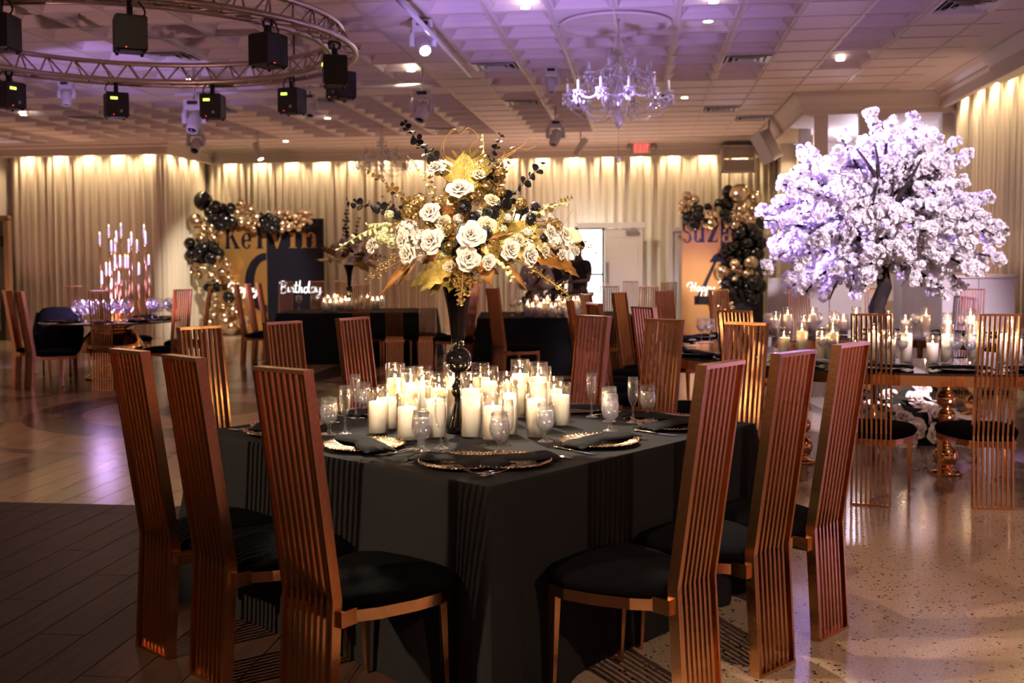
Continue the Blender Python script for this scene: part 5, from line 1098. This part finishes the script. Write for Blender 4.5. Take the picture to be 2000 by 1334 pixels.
for px, far in [(30, 1), (236, 1), (423, 1), (577, 1), (672, 1), (14, 0), (266, 0), (532, 0), (660, 0)]:
    k = (px - 1000) / FPX; A_ = k * k + 1; B_ = -2 * (k * TRC.x + TRC.y); C_ = TRC.x ** 2 + TRC.y ** 2 - TRR ** 2; disc_ = max(0.0, B_ * B_ - 4 * A_ * C_)
    y = (-B_ + (1 if far else -1) * math.sqrt(disc_)) / (2 * A_); x = k * y
    o = bl0 if not bus[0] else copy_tree(bl0); bus[0] = True; v = Vector((x, y, 0)) - TRC; v = v.normalized() * TRR
    o.location = (TRC.x + v.x, TRC.y + v.y, TZ0 - 0.345); o.rotation_euler = (0, 0, math.atan2(v.y, v.x) - math.pi / 2 + (0.35 if px > 560 else 0.1)); o['group'] = 'box lights on the circular truss'; boxes.append((o, far))
rank([o for o, f in boxes if f], 'black box light with green display on the far truss arc, {} from left')
rank([o for o, f in boxes if not f], 'black box light with red indicator on the near truss arc, {} from left')

# ---------------------------------------------------------------- rails and moving heads
def pipe(p0, p1, label, r=0.025):
    c = (Vector(p0) + Vector(p1)) / 2; o = MB().tube([Vector(p0) - c, Vector(p1) - c], r, 10).build('ceiling_rail', WHITEM, None, c); return tag(o, label, 'rail', 'lighting rails under the ceiling')
pipe(room(-1.98, 8.0, 3.66), room(-1.98, 12.3, 3.66), 'white lighting rail running away above the lit moving head'); pipe(at_y(342, 184, 13.2), at_y(852, 166, 13.1), 'long white lighting rail crossing behind the circular truss')
def head(px, py, Y, sz, aimv, label, m=WHITEM, lit=None):
    # the head is centred where seen; base and yoke hang from the ceiling above it
    p = at_y(px, py, Y); t = thing('moving_head_light', label, 'stage light', p, 0, 'moving head lights under the ceiling'); a = Vector(aimv).normalized(); s = sz
    MB().box((0, 0, s * 0.62), (s * 0.62, s * 0.5, s * 0.26)).build('base', m, t); MB().box((0, -s * 0.26, s * 0.64), (s * 0.36, 0.01, s * 0.12)).build('control_panel', BLACKMET, t)
    MB().tube([(0, 0, s * 0.7), (0, 0, HC + 0.10 - p.z)], 0.012, 6).build('hanger', GREYM, t)
    ym = MB()
    for sx in (-1, 1): ym.tube([(sx * s * 0.30, 0, s * 0.5), (sx * s * 0.36, 0, s * 0.25), (sx * s * 0.34, 0, -s * 0.05)], [s * 0.09, s * 0.10, s * 0.10], 8)
    ym.box((0, 0, s * 0.46), (s * 0.66, s * 0.24, s * 0.10)); ym.build('yoke', m, t)
    Mh = frame((0, 0, 0), a)
    hd = MB().lathe([(0, -s * 0.34), (s * 0.16, -s * 0.34), (s * 0.24, -s * 0.22), (s * 0.26, 0), (s * 0.22, s * 0.24), (s * 0.20, s * 0.40), (s * 0.17, s * 0.40), (s * 0.17, s * 0.36), (0, s * 0.36)], 20); put(hd.build('lamp_head', m, t), Mh)
    put(MB().lathe([(0, s * 0.362), (s * 0.165, s * 0.362), (s * 0.165, s * 0.37), (0, s * 0.372)], 20).build('lens', lit or BLACK, t), Mh); return t
tv = Vector((3.2, 8.9, 1.95))
head(826, 88, 10.3, 0.30, (0.25, -0.75, -0.62), 'white moving head with blazing violet-white lens, nearest on the rail', WHITEM, LENS)
head(825, 218, 12.9, 0.33, (-0.25, -0.45, -0.85), 'white moving head pointing down above the tall black sprig'); head(380, 238, 12.9, 0.34, (-0.10, -0.5, -0.85), 'white moving head with cream barrel, left of the box lights')
head(383, 284, 17.5, 0.36, (0.0, -0.7, -0.7), 'violet-tinted moving head low beside the left drape corner'); head(1076, 165, 13.0, 0.26, (0.05, -0.2, -1), 'white egg-shaped moving head left of the large chandelier'); head(1085, 268, 16.5, 0.34, (-0.3, -0.3, -0.9), 'white moving head near the far ceiling edge, under the egg-shaped one')
head(606, 214, 14.2, 0.26, (0.0, -0.5, -0.9), 'small white moving head half behind a truss box light'); head(130, 190, 13.5, 0.26, (0, -0.2, -1), 'white ceiling-hung projector behind the far truss arc, at far left'); head(1302, 182, 15.2, 0.34, (0.1, -0.3, -1), 'black moving head hanging just behind the large chandelier', BLACKMET)
def track_spot(px, py, Y, d, label, lit):
    p = at_y(px, py, Y); t = thing('track_spot', label, 'spotlight', p, 0, 'small tube spotlights'); Mh = frame((0, 0, 0), d)
    put(MB().lathe([(0, -0.17), (0.055, -0.17), (0.06, -0.15), (0.06, 0.17), (0.052, 0.17), (0.052, 0.15), (0, 0.15)], 16).build('barrel', PAINT, t), Mh); put(MB().lathe([(0, 0.152), (0.05, 0.152), (0.05, 0.156), (0, 0.157)], 16).build('lens', lit, t), Mh)
    MB().tube([(0, 0, 0.03), (0, 0, HC + 0.13 - p.z)], 0.012, 6).build('stem', PAINT, t)
track_spot(504, 296, 19.5, (0.35, -0.3, -0.85), 'small cream tube spotlight shining above the left balloons', CAN); track_spot(1134, 286, 19.0, (-0.55, -0.2, -0.8), 'small cream tube spotlight left of the exit sign', GREYM)

# ---------------------------------------------------------------- chandeliers
def chandelier(px, py_mid, Y, dia, label):
    p = at_y(px, py_mid, Y); t = thing('crystal_chandelier', label, 'chandelier', p); s = dia / 1.08; rr = random.Random(9)
    MB().tube([(0, 0, 0.46 * s), (0, 0, HC + 0.12 - p.z)], 0.008, 6).build('chain', GREYM, t)
    MB().lathe(sc_([(0, -0.42), (0.015, -0.40), (0.04, -0.36), (0.045, -0.32), (0.02, -0.27), (0.018, -0.20), (0.055, -0.15), (0.06, -0.10), (0.04, -0.04), (0.028, 0.05), (0.05, 0.09), (0.05, 0.13), (0.025, 0.18), (0.022, 0.26), (0.05, 0.33), (0.055, 0.38), (0.04, 0.43), (0.02, 0.46), (0, 0.46)], s), 20).build('baluster', CRYSTAL, t)
    MB().tube([(0, 0, -0.42 * s), (0, 0, -0.68 * s)], 0.003, 5).build('drop_wire', GREYM, t); MB().ball((0, 0, -0.71 * s), 0.032 * s, 12, 8).build('crystal_ball', CRYSTAL, t)
    drops = MB(); beads = MB()
    for tier, (n, r, z0, z1, off) in enumerate(((12, 0.50, -0.22, -0.10, 0.1), (8, 0.32, 0.00, 0.10, 0.4))):
        arm = MB().tube([Vector(q) * s for q in [(0.03, 0, z0 + 0.02), (r * 0.35, 0, z0 - 0.10), (r * 0.7, 0, z0 - 0.09), (r * 0.95, 0, z0 - 0.0), (r, 0, z1)]], 0.0065 * s, 6).mesh('arm', GLASS)
        dish = MB().lathe(sc_([(0, -0.005), (0.035, 0.0), (0.055, 0.014), (0.052, 0.016), (0.02, 0.008), (0, 0.008)], s), 14).mesh('drip_dish', CRYSTAL); tube = MB().lathe(sc_([(0, 0.005), (0.013, 0.005), (0.013, 0.115), (0, 0.116)], s), 10).mesh('candle_sleeve', WHITEM); bulb = MB().lathe(sc_([(0, 0.116), (0.010, 0.125), (0.013, 0.14), (0.006, 0.16), (0, 0.175)], s), 8).mesh('flame_bulb', GLASS)
        for k in range(n):
            a = off + 2 * math.pi * k / n; link('arm', arm, t, None, (0, 0, a)); q = Vector((r * math.cos(a), r * math.sin(a), z1)) * s
            link('drip_dish', dish, t, q); link('candle_sleeve', tube, t, q); link('flame_bulb', bulb, t, q)
            for j in range(9):
                b = 2 * math.pi * j / 9; c = q + Vector((0.048 * math.cos(b), 0.048 * math.sin(b), 0)) * s; l = rr.uniform(0.05, 0.12) * s
                drops.lathe([(0, -l), (0.013 * s, -l + 0.02 * s), (0, -l + 0.05 * s)], 5, c, 0, False); drops.ball(c + Vector((0, 0, -0.006)), 0.005 * s, 5, 4)
            a2 = off + 2 * math.pi * (k + 1) / n; e = Vector((r * math.cos(a2), r * math.sin(a2), z1)) * s; m_ = (q + e) / 2 + Vector((0, 0, -0.13 * s)); hub = Vector((0, 0, z0 + 0.34)) * s
            for P in (bez(q, m_, e, 12), bez(q, q.lerp(hub, 0.5) - Vector((0, 0, 0.10 * s)), hub, 12)):
                for pt in P: beads.ball(pt, 0.0105 * s, 6, 4)
    for k in range(20):
        a = 2 * math.pi * k / 20; c = Vector((0.09 * math.cos(a), 0.09 * math.sin(a), 0.30 + 0.06 * (k % 2))) * s; drops.lathe([(0, -0.05 * s), (0.010 * s, -0.03 * s), (0, 0)], 5, c, 0, False)
    o = drops.build('crystal_drops', CRYSTAL, t); o['kind'] = 'stuff'; o = beads.build('bead_swags', CRYSTAL, t); o['kind'] = 'stuff'; return t
chandelier(1208, 168, 10.4, 1.08, 'large crystal chandelier tinted violet under the ceiling dome'); chandelier(746, 312, 18.6, 0.98, 'far crystal chandelier in front of the lit drape, behind the tall sprig')

# ---------------------------------------------------------------- ceiling fittings
vm = MB()
vm.box((0, -0.28, -0.006), (0.58, 0.03, 0.014)); vm.box((0, 0.28, -0.006), (0.58, 0.03, 0.014)); vm.box((-0.28, 0, -0.006), (0.03, 0.53, 0.014)); vm.box((0.28, 0, -0.006), (0.03, 0.53, 0.014)); v_me = vm.mesh('vent_frame', WHITEM)
vd = MB().box((0, 0, 0.002), (0.53, 0.53, 0.004)).mesh('vent_back', DARK); vl = [MB().box((0, 0, 0), (L_, 0.05, 0.004), 0, Matrix.Rotation(0.7, 3, 'X')).mesh('louvre', WHITEM) for L_ in (0.50, 0.36, 0.22)]
vents = []
for c, r in [(1, -3), (1, 4), (2, 6), (-4, -3), (4, -7), (-4, 2), (-16, 3), (-10, -5), (-9, 1), (-7, 7), (-12, 2)]:
    p = room(0.33 + (c + 0.5) * T, 14.15 + (r + 0.5) * T, HC - 0.006); t = thing('ceiling_vent', 'v', 'vent', p, ROT, 'square air diffusers in the ceiling'); link('vent_frame', v_me, t); link('vent_back', vd, t)
    for j in range(4):
        for i, q in enumerate((0.23, 0.155, 0.08)): link('louvre', vl[i], t, (q * math.cos(j * math.pi / 2 - math.pi / 2), q * math.sin(j * math.pi / 2 - math.pi / 2), -0.012), (0, 0, j * math.pi / 2))
    vents.append(t)
rank(vents, 'square louvred air diffuser in the ceiling, {} from the left')
dl_r = MB().lathe([(0.045, 0.0), (0.062, -0.004), (0.064, 0.0), (0.05, 0.004)], 20).mesh('trim_ring', WHITEM); dl_l = MB().lathe([(0, -0.003), (0.046, -0.003), (0.046, 0.004), (0, 0.005)], 20).mesh('lamp_disc', CAN); dls = []
for px, py in [(1026, 15), (1383, 42), (1394, 4), (1641, 117), (1337, 191), (803, 138), (372, 155), (640, 231), (558, 276), (46, 224)]:
    p = at_z(px, py, HC - 0.008); t = thing('downlight', 'd', 'downlight', p, 0, 'round recessed downlights'); link('trim_ring', dl_r, t); link('lamp_disc', dl_l, t); dls.append(t)
    lamp('downlight_lamp', 'SPOT', p - Vector((0, 0, 0.03)), 14, (1.0, 0.74, 0.48), p - Vector((0, 0, 3)), 0.05, 110, 0.6)
rank(dls, 'small round glowing downlight in the ceiling, {} from the left')
for a, d in [(-6, 2), (-3, 1), (0.5, 1.5), (3, 2.5), (3, 6.5), (-8, 7), (-9, 11), (0, 6), (-3, 6)]: lamp('downlight_lamp', 'SPOT', room(a, d, HC - 0.04), 14, (1.0, 0.66, 0.42), room(a, d, 0), 0.05, 120, 0.6)  # unseen lamps added for general ambience, without fittings
# exit sign
p = at_d(1254, 289, 21.58); t = thing('exit_sign', 'red lit exit sign on the far valance', 'sign', p, ROT)
MB().box((0, 0.04, 0), (0.36, 0.06, 0.22)).build('sign_box', WHITEM, t); red = glow('red_sign_letters', (1.0, 0.06, 0.05), 2.0); LT_ = {'E': [rect(0, 0, .25, 1), rect(0, 0, .8, .2), rect(0, .4, .7, .6), rect(0, .8, .8, 1)], 'X': [((0, 0), (.28, 0), (.85, 1), (.57, 1)), ((.57, 0), (.85, 0), (.28, 1), (0, 1))], 'I': [rect(.05, 0, .32, 1)], 'T': [rect(0, .8, .85, 1), rect(.3, 0, .55, 1)]}
x = -0.15
for ch, wd in (('E', 0.085), ('X', 0.09), ('I', 0.045), ('T', 0.085)):
    mb = MB(); polys(mb, LT_[ch], Matrix.Translation((x, 0.008, -0.08)) @ Matrix.Diagonal((0.060, 1, 0.15, 1))); mb.build('letter', red, t); x += wd
for s in (-1, 1): put(MB().lathe([(0, 0), (0.05, 0), (0.06, 0.05), (0, 0.055)], 14).build('emergency_lamp', GREYM, t), frame((s * 0.24, 0.03, 0.03), (s * 0.2, -1, -0.2)))
# wall unit, loudspeaker, dome camera
a0, a1, z0, z1 = pane_rect(1409, 284, 1475, 336, 21.45); t = thing('wall_air_unit', 'cream wall-hung air unit with two panels at the far right valance', 'air unit', room((a0 + a1) / 2, 21.45, (z0 + z1) / 2), ROT); W_, H_ = a1 - a0, z1 - z0
mb = MB(); mb.box((0, 0.1, H_ / 2 - 0.02), (W_, 0.25, 0.04)); mb.box((0, 0.1, -H_ / 2 + 0.02), (W_, 0.25, 0.04)); mb.box((-W_ / 2 + 0.02, 0.1, 0), (0.04, 0.25, H_)); mb.box((W_ / 2 - 0.02, 0.1, 0), (0.04, 0.25, H_)); mb.build('casing', PAINT, t)
for s in (-1, 1): MB().box((0, 0.02, s * H_ * 0.235), (W_ - 0.09, 0.03, H_ * 0.42)).build('front_panel', bsdf('taupe_grille', (0.55, 0.46, 0.40), 0.6), t)
t = thing('wall_loudspeaker', 'white loudspeaker tilted down beside the bulkhead', 'loudspeaker', at_y(1497, 286, 17.8)); Ms = Matrix.Rotation(-0.5, 4, 'Y') @ Matrix.Rotation(0.5, 4, 'Z')
put(MB().box((0, 0, 0), (0.24, 0.26, 0.52)).build('cabinet', WHITEM, t), Ms); put(MB().box((0, -0.135, 0), (0.21, 0.012, 0.49)).build('grille', bsdf('grey_grille', (0.45, 0.40, 0.38), 0.6, bump=(200, 0.4)), t), Ms); MB().tube([(0.05, 0.1, 0.2), (0.12, 0.25, 0.6)], 0.02, 8).build('bracket', GREYM, t)
p = at_z(1920, 131, HC); t = thing('dome_camera', 'small dark dome camera at the right ceiling edge', 'camera', p); MB().lathe([(0, 0), (0.075, 0), (0.075, -0.03), (0, -0.03)], 20).build('mount', WHITEM, t); MB().ball((0, 0, -0.035), 0.055, 14, 8).build('dome', BLACK, t)
# white bar front and partitions behind the ring table
BARP = bsdf('white_bar_panel', (0.62, 0.56, 0.60), 0.25)
t = thing('bar_counter', 'white panelled bar counter behind the ring table at right', 'counter', room(3.28, 12.14, 0), ROT)
for k in range(2): MB().box((0.19 + k * 0.385, 0.03, 0.68), (0.378, 0.04, 1.24)).build('front_panel', BARP, t)
for k in range(3): MB().box((0.02, 0.35 + k * 0.59, 0.68), (0.04, 0.58, 1.24)).build('side_panel', BARP, t)
MB().box((0.40, 0.93, 0.03), (0.72, 1.80, 0.06)).build('plinth', BLACKMET, t); MB().box((0.39, 0.92, 1.31), (0.80, 1.90, 0.03)).build('bar_top', BARP, t)
t = thing('white_partition', 'low white folding partition behind the far chairs of the ring table', 'partition', room(1.72, 15.0, 0), ROT)
for k in range(3): MB().box((0.21 + k * 0.42, 0.03 * (k % 2), 0.63), (0.41, 0.04, 1.24)).build('panel', bsdf('off_white_board', (0.55, 0.50, 0.48), 0.4), t)
struct(MB().box((0, 0, 1.775), (0.48, 0.17, 3.55)).build('wall_pier', PAINT, None, room(3.35, 15.9, 0), (0, 0, ROT))); lamp('pier_strip', 'SPOT', room(3.35, 15.45, 3.4), 60, (1.0, 0.74, 0.16), room(3.35, 15.82, 1.0), 0.03, 44, 0.6)
# ---------------------------------------------------------------- candelabra on the round table
cb = thing('candelabra', 'tall cluster candelabra of thin gold stems with lit taper candles', 'candelabra', LC + Vector((0, 0, 0.7605))); CI = cb.matrix_basis.inverted()
MB().lathe([(0, 0), (0.42, 0), (0.42, 0.012), (0.40, 0.018), (0, 0.018)], 40).build('base_plate', GOLD, cb)
TAPER = bsdf('glowing_taper_wax', (0.86, 0.80, 0.86), 0.4, emit=((0.80, 0.66, 1.0), 0.5)); LEDF = glow('led_flame', (1.0, 0.62, 0.25), 5)  # wax emits faint violet, standing in for the violet spot on it
cup = MB().lathe([(0.004, -0.03), (0.012, -0.02), (0.020, -0.005), (0.022, 0.0), (0, 0.002)], 10).mesh('cup', GOLD); fl_me = MB().lathe([(0, 0), (0.007, 0.010), (0.006, 0.022), (0, 0.040)], 8).mesh('flame', LEDF); rr = random.Random(2)
for x, yt, yb in [(362,185,325),(460,105,235),(487,275,405),(541,175,300),(528,255,400),(593,90,235),(583,435,565),(705,185,315),(676,262,400),(767,270,395),(842,105,230),(857,180,320),(893,432,540),(786,520,650),(640,430,575),(668,435,575),(432,515,655),(472,520,660),(384,610,745),(570,615,740),(490,690,780),(527,430,580)]:
    Y = LC.y + rr.uniform(-0.24, 0.24); b = at_y(130 + x / 5.559, 420 + yb / 5.559, Y); tp = at_y(130 + x / 5.559, 420 + yt / 5.559, Y); h = tp.z - b.z - 0.03
    MB().tube([CI @ Vector((b.x, b.y, 0.775)), CI @ b], 0.006, 8).build('stem', ROSEGOLD, cb); link('cup', cup, cb, CI @ b)
    MB().lathe([(0, 0), (0.0125, 0), (0.0115, h), (0, h + 0.004)], 10, CI @ b).build('taper_candle', TAPER, cb); link('flame', fl_me, cb, CI @ Vector((b.x, b.y, b.z + h)))
    MB().shell([(0.021, 0.0), (0.024, 0.02), (0.024, h * 1.15)], 12, CI @ b).build('glass_chimney', GLASS, cb)
gl = MB().shell([(0, 0), (0.045, 0.002), (0.01, 0.012), (0.006, 0.08), (0.01, 0.10), (0.05, 0.12), (0.085, 0.17), (0.09, 0.21), (0.075, 0.26), (0.06, 0.285)], 18).mesh('bowl', GLASS); gwm = MB(); r3 = random.Random(8)
for _ in range(16): gwm.ball((r3.uniform(-.05, .05), r3.uniform(-.05, .05), r3.uniform(.15, .26)), r3.uniform(.010, .018), 6, 4)
gw = gwm.mesh('crystal_filling', CRYSTAL); gs = []
for x in (110, 178, 250, 430, 520, 620, 770, 830, 930, 1040):
    p = at_z(130 + x / 5.559, 631, 0.7605); p = LC + Vector((p.x - LC.x, rr.uniform(-0.32, 0.2), 0)); p.z = 0.7645
    if abs(p.x - LC.x) > 0.80: p.x = LC.x + 0.80 * (1 if p.x > LC.x else -1)
    if abs(p.x - LC.x) < 0.45: p.y = LC.y - 0.50
    else: p.y = LC.y + rr.uniform(-.1, .1)
    t = thing('crystal_goblet', 'c', 'glass', p, 0, 'crystal goblets around the candelabra'); link('bowl', gl, t); link('crystal_filling', gw, t); gs.append(t)
rank(gs, 'sparkling crystal goblet around the candelabra, {} from the left'); lamp('candelabra_glow', 'POINT', LC + Vector((0, -0.35, 1.12)), 16, (0.72, 0.45, 1.0), size=0.15)
# dark jacket over a low chair beside the candelabra table
jp = at_z(108, 745, 0); jp = Vector((-6.1, 14.25, 0.004)); t = thing('dark_jacket', 'dark jacket draped over a low chair at the candelabra table', 'jacket', jp)
jm = MB(); vs = []; N = 20
for z, w, d in ((0.30, 0.25, 0.13), (0.5, 0.26, 0.14), (0.7, 0.27, 0.13), (0.84, 0.26, 0.11), (0.90, 0.21, 0.08), (0.925, 0.10, 0.04)):
    for k in range(N): a = 2 * math.pi * k / N; f = 1 + 0.06 * math.sin(5 * a + z * 9); vs.append((w * f * math.copysign(abs(math.cos(a)) ** 0.6, math.cos(a)), d * f * math.copysign(abs(math.sin(a)) ** 0.6, math.sin(a)), z))
jm.add(vs, [(i * N + k, i * N + (k + 1) % N, i * N + N + (k + 1) % N, i * N + N + k) for i in range(5) for k in range(N)] + [tuple(range(N - 1, -1, -1)), tuple(5 * N + k for k in range(N))], True).build('coat_body', CLOTH, t)
for s in (-1, 1): MB().tube([(s * 0.24, 0, 0.84), (s * 0.29, -0.03, 0.6), (s * 0.27, -0.05, 0.36)], [0.06, 0.055, 0.045], 8).build('sleeve', CLOTH, t)
lgm = MB().tube([(0, 0, 0), (0, 0, 0.34)], 0.012, 6).mesh('chair_leg', BLACKMET)
for sx in (-1, 1):
    for sy in (-1, 1): link('chair_leg', lgm, t, (sx * 0.18, sy * 0.10, 0))

# ---------------------------------------------------------------- people behind the far candle table
SKIN = bsdf('dark_brown_skin', (0.10, 0.045, 0.028), 0.5, sss=0.05); SKIN2 = bsdf('brown_skin', (0.22, 0.11, 0.07), 0.5, sss=0.05); HAIR = bsdf('black_hair', (0.006, 0.005, 0.005), 0.6, bump=(80, 0.6))
TEE = bsdf('black_tshirt', (0.008, 0.008, 0.010), 0.85); SHIRT = bsdf('lilac_grey_shirt', (0.42, 0.36, 0.42), 0.8, bump=(14, 0.3)); VEST = bsdf('black_waistcoat', (0.008, 0.007, 0.009), 0.7); TROUS = bsdf('black_trousers', (0.010, 0.010, 0.012), 0.85)
def skinned(name, nodes, edges, m, parent, root='pelvis', sub=2):
    keys = list(nodes); idx = {k: i for i, k in enumerate(keys)}
    me = bpy.data.meshes.new(name); me.from_pydata([nodes[k][0] for k in keys], [(idx[a], idx[b]) for a, b in edges], []); me.materials.append(m)
    o = bpy.data.objects.new(name, me); col.objects.link(o); o.parent = parent
    o.modifiers.new('skin', 'SKIN').use_smooth_shade = True; sm = o.modifiers.new('sub', 'SUBSURF'); sm.levels = sub; sm.render_levels = sub
    for i, k in enumerate(keys):
        r = nodes[k][1]; me.skin_vertices[0].data[i].radius = r if isinstance(r, tuple) else (r, r); me.skin_vertices[0].data[i].use_root = (k == root)
    return o
def person(loc, fx, fy, label, skin, pose, shirt, sleeve, lean=0.0, height=1.75, vest=None, strap=False):
    t = thing('person', label, 'person', loc, face(fx, fy)); h = height / 1.75
    def P(x, y, z):                              # lean the trunk forward about the hips
        if z > 0.95: dz = z - 0.95; return (x * h, (y + math.sin(lean) * dz) * h, (0.95 + math.cos(lean) * dz) * h)
        return (x * h, y * h, z * h)
    n = {'pelvis': (P(0, 0, 0.95), (0.13, 0.10)), 'waist': (P(0, 0.0, 1.10), (0.12, 0.09)), 'chest': (P(0, 0.01, 1.30), (0.14, 0.10)), 'neckbase': (P(0, 0, 1.46), (0.07, 0.065)), 'neck': (P(0, 0.01, 1.52), 0.058), 'jaw': (P(0, 0.035, 1.585), (0.078, 0.084)), 'skull': (P(0, 0.02, 1.66), (0.094, 0.108)), 'crown': (P(0, 0.01, 1.72), (0.072, 0.082)), 'nose': (P(0, 0.118, 1.625), 0.013)}
    e = [('pelvis', 'waist'), ('waist', 'chest'), ('chest', 'neckbase'), ('neckbase', 'neck'), ('neck', 'jaw'), ('jaw', 'skull'), ('skull', 'crown'), ('skull', 'nose')]
    for s, sd in ((-1, 'l'), (1, 'r')):
        n['ear' + sd] = (P(s * 0.092, 0.01, 1.63), 0.014); e.append(('skull', 'ear' + sd))
        n['hip' + sd] = (P(s * 0.09, 0, 0.88), 0.095); n['knee' + sd] = (P(s * 0.10, 0.02, 0.48), 0.060); n['ankle' + sd] = (P(s * 0.10, 0, 0.09), 0.042); n['toe' + sd] = (P(s * 0.115, 0.16, 0.035), 0.035); e += [('pelvis', 'hip' + sd), ('hip' + sd, 'knee' + sd), ('knee' + sd, 'ankle' + sd), ('ankle' + sd, 'toe' + sd)]
        el, wr = pose[sd]; n['sh' + sd] = (P(s * 0.19, 0, 1.41), 0.060); n['el' + sd] = (P(*el), 0.045); n['wr' + sd] = (P(*wr), 0.030); e += [('chest', 'sh' + sd), ('sh' + sd, 'el' + sd), ('el' + sd, 'wr' + sd)]
        w_ = Vector(n['wr' + sd][0]); dv = (w_ - Vector(n['el' + sd][0])).normalized(); sdv = dv.cross(Vector((0, 0, 1))).normalized(); n['palm' + sd] = (tuple(w_ + dv * 0.06), (0.032, 0.018)); e.append(('wr' + sd, 'palm' + sd))
        for k, (o_, l1) in enumerate(((-0.03, 0.06), (-0.011, 0.075), (0.011, 0.07), (0.03, 0.055))):
            b = w_ + dv * 0.10 + sdv * o_; n['f%d%s' % (k, sd)] = (tuple(b), 0.009); n['g%d%s' % (k, sd)] = (tuple(b + dv * l1 + Vector((0, 0, -0.025))), 0.007); e += [('palm' + sd, 'f%d%s' % (k, sd)), ('f%d%s' % (k, sd), 'g%d%s' % (k, sd))]
        b = w_ + dv * 0.05 + sdv * (0.05 * s); n['th' + sd] = (tuple(b), 0.010); n['tt' + sd] = (tuple(b + dv * 0.045), 0.008); e += [('palm' + sd, 'th' + sd), ('th' + sd, 'tt' + sd)]
    skinned('body', n, e, skin, t)
    g = lambda k, a: (n[k][0], tuple(q + a for q in (n[k][1] if isinstance(n[k][1], tuple) else (n[k][1],) * 2)))
    sn = {'pelvis': g('pelvis', 0.022), 'waist': g('waist', 0.022), 'chest': g('chest', 0.022), 'neckbase': g('neckbase', 0.012)}; se = [('pelvis', 'waist'), ('waist', 'chest'), ('chest', 'neckbase')]
    for sd in 'lr':
        sn['sh' + sd] = g('sh' + sd, 0.018); a, b = Vector(n['sh' + sd][0]), Vector(n['el' + sd][0]); se.append(('chest', 'sh' + sd))
        if sleeve == 'short': sn['sl' + sd] = (tuple(a.lerp(b, 0.72)), 0.066); se.append(('sh' + sd, 'sl' + sd))
        else: sn['el' + sd] = g('el' + sd, 0.014); sn['cf' + sd] = (tuple(b.lerp(Vector(n['wr' + sd][0]), 0.88)), 0.043); se += [('sh' + sd, 'el' + sd), ('el' + sd, 'cf' + sd)]
    skinned('shirt', sn, se, shirt, t)
    if vest: skinned('waistcoat', {'pelvis': g('pelvis', 0.032), 'waist': g('waist', 0.033), 'chest': (n['chest'][0], (0.158, 0.135)), 'top': (P(0, 0, 1.40), (0.12, 0.10))}, [('pelvis', 'waist'), ('waist', 'chest'), ('chest', 'top')], vest, t)
    tn = {'pelvis': g('pelvis', 0.018)}; te = []
    for sd in 'lr':
        for k, a in (('hip', 0.02), ('knee', 0.022), ('ankle', 0.022)): tn[k + sd] = g(k + sd, a)
        te += [('pelvis', 'hip' + sd), ('hip' + sd, 'knee' + sd), ('knee' + sd, 'ankle' + sd)]
    skinned('trousers', tn, te, TROUS, t)
    hm = MB(); hm.ball((0, 0, 0), 1, 18, 12); c = Vector(P(0, -0.005, 1.675)); vs = []
    hm.v = [tuple(Vector((x * 0.096, y * 0.114 - 0.010, z * 0.104)) + c if (z > -0.15 or y < 0) and not (y > 0.55 and z < 0.35) else Vector((x * 0.06, y * 0.06, z * 0.06)) + c) for x, y, z in hm.v]
    hm.build('hair', HAIR, t)
    if strap: MB().tube([P(-0.16, 0.03, 1.45), P(-0.05, 0.165, 1.30), P(0.10, 0.155, 1.08), P(0.16, 0.02, 0.98)], 0.022, 6).build('shoulder_strap', BLACKMET, t)
    return t
person((1.10, 17.0, 0), -0.75, -0.6, 'person in a black t-shirt standing before the bright glass door', SKIN, {'l': ((-0.27, 0.06, 1.14), (-0.14, 0.27, 1.12)), 'r': ((0.27, 0.06, 1.14), (0.14, 0.27, 1.12))}, TEE, 'short', 0.06, 1.83)
person((0.36, 16.8, 0), 0.25, -1, 'person in a lilac grey shirt with a black strap, arms folded, behind the candles', SKIN2, {'l': ((-0.27, 0.08, 1.12), (0.03, 0.24, 1.14)), 'r': ((0.27, 0.08, 1.12), (-0.03, 0.25, 1.09))}, SHIRT, 'long', 0.22, 1.72, None, True)
person((0.74, 17.75, 0), -0.1, -1, 'person in a black waistcoat and grey shirt between two others, face hidden by flowers', SKIN2, {'l': ((-0.26, 0.03, 1.13), (-0.22, 0.15, 0.92)), 'r': ((0.26, 0.03, 1.13), (0.22, 0.15, 0.92))}, SHIRT, 'long', 0.03, 1.78, VEST)
